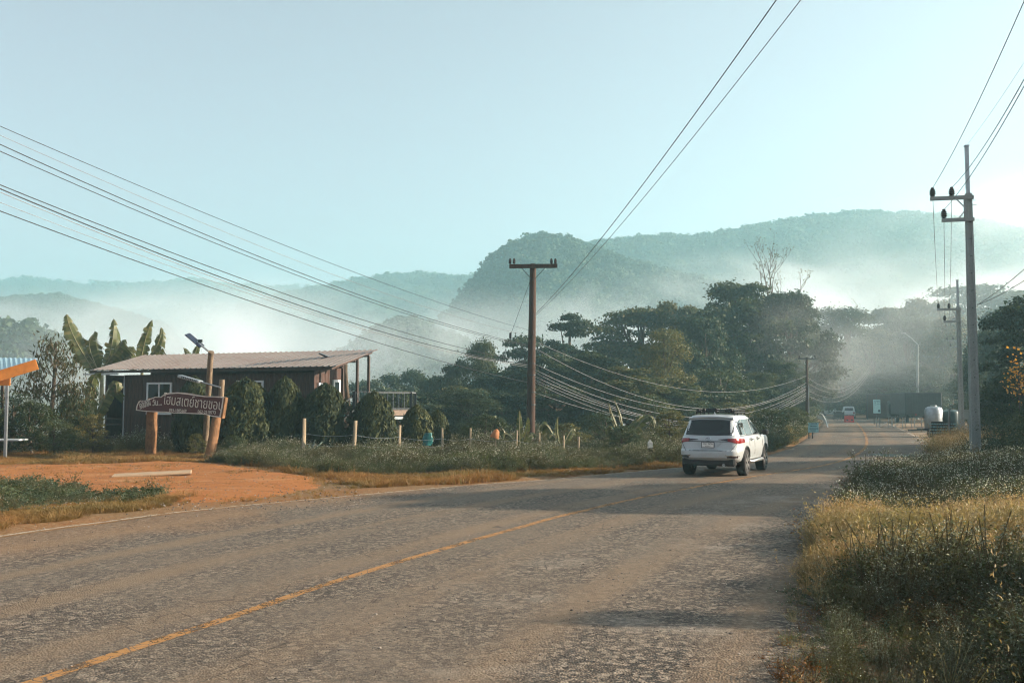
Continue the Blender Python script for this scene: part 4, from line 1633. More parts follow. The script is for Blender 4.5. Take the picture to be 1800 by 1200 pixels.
def make_suv(loc, heading):
    o = empty('white_suv', loc, math.atan2(-heading[0], heading[1]), 'white SUV with black roof rack driving away along the road', 'car')
    sh_ = Shell(SUVROWS)
    link('body', sh_.body((-1.42, 1.33), .455), o, M_CARW)
    # underside and wheel wells
    MB().box((0, 0, .50), (1.30, 3.9, .26)).build('underbody', M_BLACK, o)
    MB().box((0, -2.16, .44), (1.52, .34, .24)).build('rear_valance', M_BLACK, o, bevel=.04)
    MB().tube([(.45, -2.2, .36), (.45, -2.42, .36)], .035, 10).build('exhaust', M_STEEL, o)
    # glass
    panel(lambda a, z, f: sh_.rear(a, z, f), -.80, .80, 14, lambda t: 1.19 + .015 * abs(t - .5) * 2, lambda t: 1.64 - .10 * (abs(t - .5) * 2) ** 4, 6, .008).build('rear_window', M_CARGLASS, o, smooth=False)
    for s_ in (1, -1):
        sd = lambda a, z, f, s_=s_: sh_.side(a, z, s_, f)
        panel(sd, -1.93, -1.30, 5, lambda t: 1.20, lambda t: 1.45 + .18 * min(1, t * 1.6), 4, .006).build('quarter_window', M_CARGLASS_CLEAR, o)
        panel(sd, -1.23, -.32, 6, lambda t: 1.195 - .01 * t, lambda t: 1.64, 4, .006).build('door_window', M_CARGLASS_CLEAR, o)
        panel(sd, -.24, .86, 8, lambda t: 1.19, lambda t: 1.64 if t < .3 else 1.64 - .40 * ((t - .3) / .7) ** 1.3, 4, .006).build('door_window', M_CARGLASS, o)
        # belt moulding and door gaps
        panel(sd, -1.95, .9, 14, 1.165, 1.185, 1, .010).build('belt_moulding', M_BLACK, o)
        for y_ in (-1.0, -.28, .92):
            panel(sd, y_ - .013, y_ + .013, 1, .50 if y_ > -.9 else .86, 1.16, 6, .003).build('door_gap', M_SEAM, o)
        for y_ in (-.86, .05):
            mb = MB()
            a, b = sh_.side(y_, 1.045, s_, .03), sh_.side(y_ + .21, 1.05, s_, .03)
            mb.beam(a, b, .035, .04)
            hb = mb.build('door_handle', M_CHROME, o)
            panel(sd, y_ + .0, y_ + .20, 3, 1.00, 1.085, 2, .004).build('handle_recess', M_SEAM, hb)
        # mirror
        mb = MB()
        mb.box((s_ * 1.02, .86, 1.22), (.20, .14, .17), Matrix.Rotation(-.15 * s_, 3, 'Z'))
        mb.build('door_mirror', M_BLACK, o, bevel=.035)
        MB().beam((s_ * .86, .90, 1.17), (s_ * .97, .88, 1.18), .06, .05).build('mirror_stalk', M_BLACK, o)
        # side step, mud flap, arch lips
        MB().tube([(s_ * .80, -.93, .42), (s_ * .95, -.86, .40), (s_ * .95, .76, .40), (s_ * .80, .84, .42)], .045, 8).build('side_step', M_RIM, o, auto=50)
        for y_ in (-1.42, 1.33):
            pts = []
            for k in range(15):
                a_ = math.radians(-8 + 196 * k / 14)
                pts.append(sh_.side(y_ + .462 * math.cos(a_), max(.42, .40 + .462 * math.sin(a_)), s_, .004))
            MB().tube(pts, .018, 6).build('arch_lip', M_BLACK, o)
    # tail lamps wrap round the corners: pointed inwards, wide at the side
    R_ = math.radians
    for s_ in (1, -1):
        def fn(a, z, f, s_=s_):
            if a < 1.0:
                q_ = sh_.rear(.30 + a * .53, z, f)
            else:
                q_ = sh_.round(R_(-60) + (a - 1.0) * R_(38), z, f)
            return Vector((s_ * q_.x, q_.y, q_.z))
        panel(fn, 0, .72, 8, lambda t: 1.075 - .055 * t, lambda t: 1.085 + .025 * t, 2, .014).build('lamp_garnish', M_TAILDARK, o)
        panel(lambda a, z, f, s_=s_: (lambda q_: Vector((s_ * q_.x, q_.y, q_.z)))(sh_.round(R_(-80) + a * R_(62), z, f)), 0, 1, 14, lambda t: 1.02 - .05 * math.sin(min(1, t * 1.2) * 2.2), lambda t: 1.108 - .03 * max(0, t - .6) * 2, 3, .018).build('tail_lamp', M_TAIL, o)
        panel(lambda a, z, f, s_=s_: (lambda q_: Vector((s_ * q_.x, q_.y, q_.z)))(sh_.rear(.56 + a * .27, z, f)), 0, 1, 6, lambda t: .555, lambda t: .60 + .02 * t, 1, .012).build('reflector', M_TAILDARK, o)
        mb = panel(lambda a, z, f, s_=s_: (lambda q_: Vector((s_ * q_.x, q_.y, q_.z)))(sh_.rear(.50 + a * .36, z, f)), 0, 1, 6, lambda t: .62 - .03 * t, lambda t: .645 - .03 * t, 1, .016)
        mb.build('bumper_trim', M_CHROME, o)
    # tailgate: garnish line, gap, plate, badge
    panel(lambda a, z, f: sh_.rear(a, z, f), -.74, .74, 12, 1.012, 1.03, 1, .012).build('tailgate_strip', M_BLACK, o)
    panel(lambda a, z, f: sh_.rear(a, z, f), -.66, .66, 10, .745, .772, 1, .004).build('tailgate_gap', M_SEAM, o)
    for s_ in (-1, 1):
        panel(lambda a, z, f, s_=s_: sh_.rear(s_ * (.66 + a * .0) + s_ * max(0, (z - .76)) * .42 * 1.0, z, f), 0, 1, 1, .76, 1.02, 4, .004)
        pts = [sh_.rear(s_ * (.66 + .14 * min(1, (z_ - .76) / .2)), z_, .002) for z_ in (.76, .82, .90, .96, 1.02)]
        MB().tube(pts, .007, 4).build('tailgate_gap', M_SEAM, o)
        pts = [sh_.rear(s_ * (.25 + .14 * k / 4), .86 + .13 * k / 4, .004) for k in range(5)]
        MB().tube(pts, .010, 4).build('tailgate_crease', M_CARW, o)
    pl = MB().box((0.0, -2.385, .925), (.38, .02, .165)).build('number_plate', M_BLACK, o)
    MB().box((0.0, -2.397, .925), (.345, .006, .135)).build('plate_face', M_PLATE, pl)
    for body_, size_, z_ in (('1กก 9696', .075, .932), ('เชียงใหม่', .045, .870)):
        me = text_mesh(body_, size_, .001, .0, 'CENTER')
        link('plate_lettering', me, pl, M_BLACK, (0, -2.402, z_), (math.pi / 2, 0, 0))
    bd = MB()
    for rx, rz, th in ((.075, .050, .010), (.030, .047, .008), (.055, .020, .008)):
        cz = 1.085 + (.018 if rx == .055 else 0)
        bd.tube([sh_.rear(rx * math.cos(a_), cz + rz * math.sin(a_), .012) for a_ in [2 * math.pi * k / 20 for k in range(21)]], th * .5, 5, False)
    bd.build('badge', M_CHROME, o)
    # roof spoiler, aerial, rack
    mb = MB()
    rows = []
    for y_, z_, hw_ in ((-1.55, 1.782, .58), (-1.80, 1.772, .62), (-2.03, 1.735, .66), (-2.05, 1.70, .66), (-1.90, 1.675, .66)):
        rows.append([Vector((hw_ * (k / 6 - .5) * 2, y_ + .05 * abs(k / 6 - .5) * 2, z_ - .045 * (abs(k / 6 - .5) * 2) ** 3)) for k in range(7)])
    mb.grid(rows)
    mb.build('spoiler', M_CARW, o, smooth=True)
    mb = MB()
    mb.add([(-.02, -1.55, 1.79), (.02, -1.55, 1.79), (.02, -1.38, 1.79), (-.02, -1.38, 1.79), (0, -1.55, 1.86), (0, -1.52, 1.86)], [(0, 1, 2, 3), (0, 1, 4), (1, 2, 5, 4), (2, 3, 5), (3, 0, 4, 5)])
    mb.build('aerial', M_CARW, o)
    rk = MB()
    for s_ in (-1, 1):
        rk.beam((s_ * .56, -1.45, 1.845), (s_ * .56, .05, 1.845), .045, .045)
        rk.beam((s_ * .56, -1.45, 1.91), (s_ * .56, .05, 1.90), .03, .03)
        for y_ in (-1.4, -.95, -.45, 0):
            rk.beam((s_ * .56, y_, 1.76), (s_ * .56, y_, 1.91), .04, .03)
    for k in range(7):
        y_ = -1.42 + k * .24
        rk.beam((-.56, y_, 1.845), (.56, y_, 1.845), .06, .025)
    rk.beam((-.56, -1.45, 1.91), (.56, -1.45, 1.91), .03, .03)
    rk = rk.build('roof_rack', M_BLACK, o)
    for x_, w_ in ((-.50, .12), (-.12, .34), (.42, .16)):
        MB().box((x_, -1.36, 1.905), (w_, .16, .11)).build('rack_gear', M_BLACK, rk, bevel=.02)
    for x_ in (-.5, -.33, .36, .48):
        MB().lathe([(.055, 0), (.06, .03), (.05, .045)], 10, (x_, -1.46, 1.90), Matrix.Rotation(math.pi / 2, 3, 'X')).build('work_lamp', M_BLACK, rk)
    for x_, s_ in ((.80, 1), (-.80, -1)):
        for y_ in (-1.42, 1.33):
            make_wheel(o, x_, y_, .392, .27, s_)
    return o


suv_dir = Vector((.425, .905, 0))
rr, rl = gnd(1303, 839), Vector((5.67, 31.4, 0))
mid_ax = Vector((7.05, 30.7, 0)) + Vector((-.905, .425, 0)) * .80
suv = make_suv(mid_ax + suv_dir * 1.46 + Vector((0, 0, .055)), suv_dir)
suv.scale = (1.04, 1.03, 1.05)


# ------------------------------------------------------------------ far vehicles
def far_car(name, loc, rz, mat, label, rows, glass, cat, bed=None):
    o = empty(name, loc, rz, label, cat)
    sh_ = Shell(rows)
    link('body', sh_.body((-1.45, 1.45), .40), o, mat)
    MB().box((0, 0, .45), (1.4, 3.9, .25)).build('underbody', M_BLACK, o)
    (yr, yf, zb, zt) = glass
    panel(lambda a, z, f: sh_.rear(a, z, f), -.68, .68, 8, zb, zt, 3, .01).build('rear_window', M_CARGLASS, o)
    panel(lambda a, z, f: sh_.front(a, z, f), -.68, .68, 8, zb, zt, 3, .01).build('windscreen', M_CARGLASS_CLEAR, o)
    for s_ in (1, -1):
        sd = lambda a, z, f, s_=s_: sh_.side(a, z, s_, f)
        h = (yf - yr) / 2
        panel(sd, yr, yr + h - .05, 4, zb, zt, 3, .008).build('door_window', M_CARGLASS, o)
        panel(sd, yr + h + .05, yf, 4, zb, zt, 3, .008).build('door_window', M_CARGLASS, o)
        fn = lambda a, z, f, s_=s_: (lambda q_: Vector((s_ * q_.x, q_.y, q_.z)))(sh_.rear(.58 + a * .24, z, f))
        panel(fn, 0, 1, 3, .72, .98, 2, .012).build('tail_lamp', M_TAIL, o)
        fn = lambda a, z, f, s_=s_: (lambda q_: Vector((s_ * q_.x, q_.y, q_.z)))(sh_.front(.50 + a * .30, z, f))
        panel(fn, 0, 1, 3, .74, .92, 2, .012).build('headlamp', M_CHROME, o)
        MB().box((s_ * .98, yf + .05, zb + .06), (.16, .1, .14)).build('door_mirror', M_BLACK, o)
        for y_ in (-1.45, 1.45):
            make_wheel(o, s_ * .76, y_, .35, .23, s_, False)
    MB().box((0, rows[2][1] - .02, .50), (1.5, .08, .16)).build('rear_bumper', M_BLACK, o)
    MB().box((0, rows[2][2] + .02, .50), (1.5, .08, .20)).build('front_bumper', M_BLACK, o)
    return o


VAN = [(.35, -2.1, 2.1, .80), (.45, -2.2, 2.2, .86), (.80, -2.22, 2.2, .88), (1.02, -2.18, 2.05, .87), (1.08, -2.16, 1.2, .85), (1.55, -1.95, .55, .74), (1.72, -1.85, .3, .66), (1.76, -1.5, 0, .5)]
PICK = [(.35, -2.4, 2.4, .82), (.5, -2.5, 2.5, .88), (.9, -2.5, 2.48, .90), (1.06, -2.46, 2.30, .88), (1.12, -.95, 1.15, .84), (1.5, -.75, .55, .74), (1.66, -.65, .30, .68), (1.71, -.5, .1, .5)]
far_car('silver_van', gnd(1492, 736), math.radians(-18), M_CARS, 'silver estate car seen from behind beside the red barrier', VAN, (-1.6, .35, 1.16, 1.55), 'car')
far_car('white_pickup', gnd(1463, 731.5), math.radians(-118), M_CARW, 'white pickup with bright roof parked beyond the silver car', PICK, (-.6, .45, 1.16, 1.5), 'pickup')
far_car('brown_pickup', gnd(1659, 731), math.radians(188), M_CARB, 'tan pickup facing the road on sandy ground behind the tank trailer', PICK, (-.6, .45, 1.16, 1.5), 'pickup')

# hand cart with wheels left of the silver car
cart = empty('street_cart', gnd(1475, 739), math.radians(-15), 'dark covered street cart with spoked wheels left of the silver car', 'cart')
MB().box((0, 0, .80), (1.2, 1.1, .55)).build('cart_box', M_DARKMETAL, cart, bevel=.03)
MB().box((0, 0, 1.22), (1.3, 1.2, .05)).build('cart_roof', M_STEEL, cart)
for x_, y_ in ((-.6, -.5), (.6, -.5), (-.6, .5), (.6, .5)): MB().box((x_, y_, .75), (.05, .05, .95)).build('cart_frame', M_DARKMETAL, cart)
for x_ in (-.45, .45):
    w_ = MB()
    w_.tube([(x_ + .34 * math.cos(a_), -.62, .36 + .34 * math.sin(a_)) for a_ in [2 * math.pi * k / 18 for k in range(19)]], .03, 6, False)
    for k in range(6):
        a_ = math.pi * k / 6
        w_.beam((x_ - .33 * math.cos(a_), -.62, .36 - .33 * math.sin(a_)), (x_ + .33 * math.cos(a_), -.62, .36 + .33 * math.sin(a_)), .012, .012, (0, 1, 0))
    w_.build('cart_wheel', M_DARKMETAL, cart)
MB().beam((-.6, 0, .9), (-1.6, .2, 1.0), .04, .04).build('handle', M_STEEL, cart)

# red water barrier
M_RED = plain('red_plastic', (0.55, 0.035, 0.03), 0.5, 0, .1, 4)
bar = empty('red_barrier', gnd(1492.5, 743), math.radians(3), 'red plastic road barrier standing on the road before the silver car', 'barrier')
prof = [(-.24, 0), (-.24, .16), (-.12, .38), (-.09, .80), (.09, .80), (.12, .38), (.24, .16), (.24, 0)]
MB().prism(prof, lambda p: Vector((-.52, p[0], p[1])), lambda p: Vector((.52, p[0], p[1]))).build('shell', M_RED, bar, bevel=.02)
for x_ in (-.26, .26):
    MB().box((x_, -.165, .32), (.2, .1, .14)).build('fork_pocket', M_BLACK, bar)
MB().lathe([(.05, 0), (.05, .05), (.03, .06)], 10, (0, 0, .80)).build('filler_cap', M_RED, bar)

# blue notices
M_BLUE = plain('pale_blue_panel', (0.22, 0.42, 0.46), 0.5, 0, .08, 3)
M_INK = plain('dark_blue_ink', (0.01, 0.04, 0.07), 0.6, 0, .05, 3)


def notice(name, base, w, h, z0, rz, label, lines, legs, dot=False):
    o = empty(name, base, rz, label, 'sign')
    pn = MB().box((0, 0, z0 + h / 2), (w, .03, h)).build('panel', M_BLUE, o)
    for (x0_, x1_, zf_, th) in lines:
        x_ = x0_
        R = random.Random(int(x0_ * 100 + zf_ * 1000))
        while x_ < x1_:                       # rows of unreadable characters
            ww = R.uniform(.03, .075) * w
            MB().box((x_ * w - w / 2 + ww / 2, -.018, z0 + h * zf_), (ww, .006, h * th * R.uniform(.7, 1.1))).build('character', M_INK, pn)
            x_ += ww / w + R.uniform(.015, .03)
    if dot: MB().lathe([(.09 * h, 0), (.09 * h, .006)], 14, (w * .30, -.016, z0 + h * .17), Matrix.Rotation(math.pi / 2, 3, 'X')).build('emblem', M_INK, pn)
    for x_ in legs:
        MB().box((x_, .03, z0 / 2 + .1), (.05, .04, z0 + .4)).build('leg', M_DARKMETAL, o)
    return o


b = gnd(1430, 772)
sc_ = b.y / FPX
notice('blue_notice', b, 18.5 * sc_, 17 * sc_, at(1430, 759.5, b.y).z, .05, 'pale blue notice on two legs beside the far pole', [(.25, .8, .90, .11), (.2, .85, .62, .10), (.12, .9, .38, .10), (.2, .7, .18, .09)], (-.28, -.05))
b = gnd(1542, 747)
sc_ = b.y / FPX
notice('tall_blue_notice', b, 13 * sc_, 24 * sc_, at(1542, 726, b.y).z, .08, 'tall pale blue notice board standing across the road', [(.12, .9, .90, .035), (.2, .38, .78, .06), (.5, .9, .80, .03), (.15, .4, .63, .04), (.55, .9, .65, .03)], (-.3, .3), True)
b = gnd(1660, 783)
sc_ = b.y / FPX
o = empty('lettered_board', b, .05, 'dark low board with rows of pale blue lettering before the tank trailer', 'sign')
zb = at(1655, 764, b.y).z
pn = MB().box((-.1, 0, zb + .35), (38 * sc_, .04, .72)).build('panel', M_DARKMETAL, o)
for r_ in range(4):
    R = random.Random(r_)
    x_ = -.75
    while x_ < .6:
        ww = R.uniform(.06, .16)
        MB().box((x_ + ww / 2 - .05, -.024, zb + .12 + r_ * .155), (ww, .006, .055)).build('character', M_BLUE, pn)
        x_ += ww + .03
for x_ in (-.6, .4): MB().box((x_, .04, zb / 2), (.06, .05, zb + .2)).build('leg', M_DARKMETAL, o)

# guide post on the left verge
gp = empty('guide_post', gnd(1143, 812), .1, 'white concrete guide post with black band half hidden in weeds', 'guide post')
MB().box((0, 0, .30), (.17, .15, .9)).add([(-.085, -.075, .75), (.085, -.075, .75), (.085, .075, .75), (-.085, .075, .75), (0, -.04, .88), (0, .04, .88)], [(0, 1, 4), (1, 2, 5, 4), (2, 3, 5), (3, 0, 4, 5)]).build('post', plain('weathered_white', (.42, .43, .40), .8, 0, .2, 8), gp)
MB().box((0, 0, .42), (.18, .16, .26)).build('black_band', M_BLACK, gp)

# ------------------------------------------------------------------ forecourt on the far right
m = NT('packed_sand')
v = m.coord('Object')
a, b_ = m.noise(v, .3, 4), m.noise(v, 6, 5, .65)
m.col(m.mix(m.mrange(b_, .35, .7), m.mix(a, (0.24, 0.17, 0.11), (0.36, 0.25, 0.15)), (0.18, 0.13, 0.09)))
m.rough(.95, 0, .1)
m.bump(b_, .5, .04)
pts = [Vector(p) for p in ((19.5, 47, .03), (26, 52, .03), (34, 66, .03), (48, 80, .03), (62, 100, .03), (78, 135, .03), (88, 185, .03), (60, 205, .03), (54, 170, .03), (52, 148, .03), (46, 122, .03), (37, 98, .03), (29, 74, .03), (22, 54, .03))]
pts = smooth_line(pts + [pts[0]], 2)[:-1]
mid_ = sum(pts, Vector()) / len(pts)
mid_.z = .06
rows = [[mid_.lerp(p, t) - dz * (.09 if t == 1 else 0) for t in (0, .4, .8, 1)] for p in pts + [pts[0]]]
o = MB().grid(rows).build('forecourt', m.m, smooth=True)
tag(o, 'packed sandy forecourt right of the bend', None, None, 'structure')

# puddle at the bend
m = NT('puddle_water')
m.col((.10, .10, .09))
m.rough(.04, 0, .6)
c_ = gnd(1572, 801, .055)
pp = [c_ + Vector((.85 * math.cos(a_) * (1 + .2 * math.sin(3 * a_)), 1.5 * math.sin(a_) * (1 + .15 * math.cos(2 * a_)), 0.0)) for a_ in [2 * math.pi * k / 28 for k in range(28)]]
o = MB().prism([(p.x, p.y) for p in pp], lambda p: Vector((p[0], p[1], .02)), lambda p: Vector((p[0], p[1], .078))).build('puddle', m.m)
tag(o, 'bright puddle on the right edge of the bend', None, None, 'structure')

# dark lorry / container
TR = gnd(1622, 744)
tr = empty('dark_lorry', TR, math.radians(-6), 'large dark box lorry parked behind trestle tables', 'lorry')
sc_ = TR.y / FPX
wv = 62 * sc_
ztop = at(1620, 690, TR.y).z
M_LORRY = plain('dark_lorry_paint', (0.03, 0.035, 0.038), .6, 0, .2, 2)
MB().box((0, 2.5, (ztop + .95) / 2), (wv, 6.0, ztop - .95)).build('box_body', M_LORRY, tr, bevel=.04)
rib = MB().box((0, 0, 0), (.06, .05, ztop - 1.1)).mesh('rib')
for k in range(7): link('rib', rib, tr, M_DARKMETAL, (-wv / 2 + .2 + k * (wv - .4) / 6, -.52, (ztop + .95) / 2))
MB().box((0, 2.5, .80), (wv * .7, 6.2, .22)).build('chassis', M_BLACK, tr)
for x_ in (-wv / 2 + .35, wv / 2 - .35):
    for y_ in (.4, 4.2): make_wheel(tr, x_, y_, .48, .28, 1 if x_ > 0 else -1, False)
MB().box((-wv / 2 - .1, 5.9, 1.55), (.2, .9, 1.2)).build('cab_side', M_LORRY, tr)
MB().box((0, 6.6, 1.5), (wv * .95, 1.7, 1.9)).build('cab', M_LORRY, tr, bevel=.1)
for x_ in (-.85, .85): MB().box((x_, -.54, .98), (.22, .05, .14)).build('tail_lamp', M_TAIL, tr)

# second dark shape: open stall with dark canopy left of the lorry
stl = empty('dark_stall', gnd(1572, 738), .05, 'dark roadside stall under a canopy left of the box lorry', 'stall')
MB().box((0, 1.5, 3.4), (5.0, 3.4, .12)).build('canopy', M_DARKMETAL, stl)
MB().box((0, 3.1, 1.8), (4.9, .08, 3.2)).build('back_wall', M_DARKWOOD, stl)
for x_ in (-2.3, 2.3):
    for y_ in (0, 3.0): MB().box((x_, y_, 1.7), (.1, .1, 3.4)).build('post', M_DARKMETAL, stl)
MB().box((0, .6, .95), (4.2, .7, .08)).build('counter', M_DARKWOOD, stl)


def trestle(px, w, lab):
    b = gnd(px, 753)
    o = empty('trestle_table', b, .03, lab, 'table', 'trestle tables before the lorry')
    sc_ = b.y / FPX
    w = w * sc_
    MB().box((0, 0, 1.02), (w, .7, .05)).build('tabletop', M_DARKMETAL, o)
    for x_ in (-w / 2 + .05, w / 2 - .05):
        for y_ in (-.3, .3): MB().box((x_, y_, .5), (.045, .045, 1.0)).build('leg', M_STEEL, o)
    MB().beam((-w / 2, -.3, .35), (w / 2, -.3, .35), .03, .03).build('stretcher', M_STEEL, o)
    MB().beam((-w / 2, -.3, .1), (w / 2, -.3, .9), .025, .025).build('cross_brace', M_STEEL, o)


trestle(1554, 24, 'leftmost of three metal trestle tables right of the road')
trestle(1580, 20, 'middle of three metal trestle tables right of the road')
trestle(1614, 20, 'rightmost of three metal trestle tables, before the lorry')

# water tank trailer
tk = empty('tank_trailer', gnd(1664, 770), math.radians(8), 'silver and dark round water tanks on a low trailer beside the lettered board', 'trailer')
MB().box((0, .6, .55), (2.4, 1.7, .14)).build('bed', M_DARKMETAL, tk)
MB().lathe([(.02, 0), (.52, .02), (.56, .1), (.56, 1.15), (.50, 1.32), (.30, 1.42), (.2, 1.43), (.2, 1.50), (.02, 1.5)], 22, (-.50, .6, .62)).build('steel_tank', M_STEEL, tk, auto=35)
MB().lathe([(.02, 0), (.62, .02), (.64, .1), (.64, .95), (.56, 1.1), (.3, 1.2), (.02, 1.22)], 22, (.72, .7, .62)).build('dark_tank', plain('dark_green_tank', (.02, .05, .05), .45), tk, auto=35)
for x_ in (-.9, .9):
    make_wheel(tk, x_, .3, .30, .2, 1 if x_ > 0 else -1, False)
MB().beam((-1.2, .6, .55), (-2.4, .4, .5), .08, .08).build('drawbar', M_DARKMETAL, tk)
# slim marker post in front of it
o = MB().box((0, 0, .9), (.09, .06, 2.2)).build('marker_post', M_STEEL, None, loc=gnd(1667, 786), rot=(0, math.radians(3), 0))
tag(o, 'thin grey steel post leaning before the tank trailer', 'post')
# concrete trough / bench right of it
bn_ = empty('concrete_bench', gnd(1712, 758), 0, 'grey concrete slab bench between the two nearer concrete poles', 'bench')
MB().box((0, 0, 1.35), (2.6, .9, .75)).build('slab', M_CONC, bn_, bevel=.03)
for x_ in (-1, -.3, .6, 1.1): MB().box((x_, 0, .45), (.14, .6, 1.1)).build('leg', M_CONC, bn_)

# warehouse with corrugated roof in the mist
wh = empty('grey_warehouse', gnd(1672, 723), math.radians(6), 'grey sheet-metal shed with ribbed roof half hidden behind concrete poles', 'shed')
sc_ = Vector(wh.location).y / FPX
wl, zt_, zr_ = 60 * sc_, at(1672, 690, wh.location.y).z, at(1672, 668, wh.location.y).z
M_SHED = plain('grey_green_sheet', (0.20, 0.26, 0.26), .5, .3, .1, .5)
rows0, rows1 = [], []
nn = 60
for k in range(nn + 1):
    x_ = -wl / 2 + wl * k / nn
    d = .06 if k % 2 else 0
    rows0.append([Vector((x_, -d, 0)), Vector((x_, -d, zt_))])
    rows1.append([Vector((x_, -.8, zt_ - .1 + d)), Vector((x_, 8, zr_ + d))])
MB().grid(rows0).build('wall', M_SHED, wh, fix=False)
MB().grid(rows1).build('roof', plain('pale_sheet_roof', (0.34, 0.40, 0.40), .4, .3, .1, .5), wh, fix=False)
MB().box((0, 4.2, zt_ / 2), (wl - .3, 8, zt_ - .2)).build('core', M_SHED, wh)
for x_ in (-wl * .25, wl * .2):
    MB().box((x_, -.1, 1.5), (2.2, .06, 3.0)).build('door', M_DARKMETAL, wh)

# concrete strip lying on the dirt drive
cs = gnd(268, 835, .06)
o = MB().box((0, 0, .04), (2.3, .8, .07)).build('concrete_strip', plain('pale_concrete', (0.36, 0.25, 0.15), .9, 0, .1, 4, .4), None, loc=cs, rot=(math.radians(2), math.radians(-2), math.radians(16)), bevel=.02)
tag(o, 'thin pale concrete slab lying on the orange drive', 'slab')

# green sack on the fence, orange bucket on a stick
gs = at(750, 778, 45.5)
gs.z = .35
rows = []
R = random.Random(3)
for j in range(7):
    t = j / 6
    rows.append([Vector(((.22 + .10 * math.sin(t * 3)) * math.cos(a_) * (1 - .25 * t) * (1 + .25 * math.sin(3 * a_ + j)) + .12 * t, .16 * math.sin(a_), .75 * t)) for a_ in [2 * math.pi * k / 14 for k in range(14)]])
mb = MB().grid(rows, True)
mb.f.append(tuple(range(84, 98)))
mb.f.append(tuple(range(13, -1, -1)))
o = mb.build('green_sack', plain('teal_plastic_sheet', (0.02, 0.14, 0.135), .4, 0, .25, 6), None, loc=gs)
o.scale = (.8, .8, .75)
tag(o, 'crumpled teal plastic sack caught on the fence', 'sack')
bk = empty('orange_bucket', gnd(871, 800), 0, 'small orange bucket upside down on a stick left of the wooden power pole', 'bucket')
bb = at(871, 763, bk.location.y) - bk.location
MB().tube([(0, 0, -.2), bb], .03, 6).build('stick', M_POST, bk)
MB().lathe([(.20, -.16), (.205, -.14), (.13, .16), (.02, .24)], 14, bb, Matrix.Rotation(.3, 3, 'Y')).build('bucket', plain('orange_clay', (0.34, 0.13, 0.04), .7, 0, .15, 5), bk, auto=40)
# bent pipe rail at the bend
o = MB().tube(smooth_line([gnd(1432, 745) + dz * 1.1, gnd(1443, 745) + dz * 1.2, gnd(1450, 750) + dz * .9, gnd(1456, 752) - dz * .1], 2), .05, 7).build('pipe_rail', M_WHITE)
tag(o, 'white bent pipe rail at the road edge behind blue notice', 'rail')
# ------------------------------------------------------------------ trees
L_DARK = leafmat('evergreen_leaves', [(0.0, (0.012, 0.024, 0.010)), (0.45, (0.027, 0.046, 0.018)), (0.8, (0.058, 0.075, 0.030)), (1.0, (0.11, 0.11, 0.045))], .28)
L_MID = leafmat('broad_leaves', [(0.0, (0.018, 0.030, 0.012)), (0.5, (0.044, 0.062, 0.024)), (0.85, (0.09, 0.10, 0.04)), (1.0, (0.15, 0.12, 0.05))], .32)
L_YEL = leafmat('yellowing_leaves', [(0.0, (0.045, 0.055, 0.018)), (0.4, (0.09, 0.095, 0.03)), (0.8, (0.16, 0.13, 0.045)), (1.0, (0.22, 0.14, 0.05))], .35)
L_CYP = leafmat('cypress_sprays', [(0.0, (0.014, 0.021, 0.007)), (0.5, (0.042, 0.052, 0.016)), (0.85, (0.092, 0.096, 0.030)), (1.0, (0.15, 0.14, 0.05))], .15, .7)
L_RED = leafmat('reddish_drooping_leaves', [(0.0, (0.020, 0.030, 0.012)), (0.5, (0.045, 0.050, 0.02)), (0.8, (0.09, 0.065, 0.03)), (1.0, (0.18, 0.065, 0.035))], .3)


def crown_points(lobes, n, r):
    """leaf places on the shells of many lobes: (centre, radius xyz) pairs"""
    C_ = np.array([l[0] for l in lobes])
    Rr = np.array([l[1] for l in lobes])
    wgt = (Rr[:, 0] * Rr[:, 1] + Rr[:, 0] * Rr[:, 2])
    k = r.choice(len(lobes), n, p=wgt / wgt.sum())
    d = r.normal(size=(n, 3))
    d /= np.linalg.norm(d, axis=1, keepdims=True)
    d[:, 2] = np.where(d[:, 2] < -.35, -d[:, 2] * .6, d[:, 2])
    rad = r.uniform(.45, 1.08, n)[:, None] ** .6
    rad = np.where(r.random(n)[:, None] < .16, rad * r.uniform(1.05, 1.6, n)[:, None], rad)
    return C_[k] + d * rad * Rr[k], d


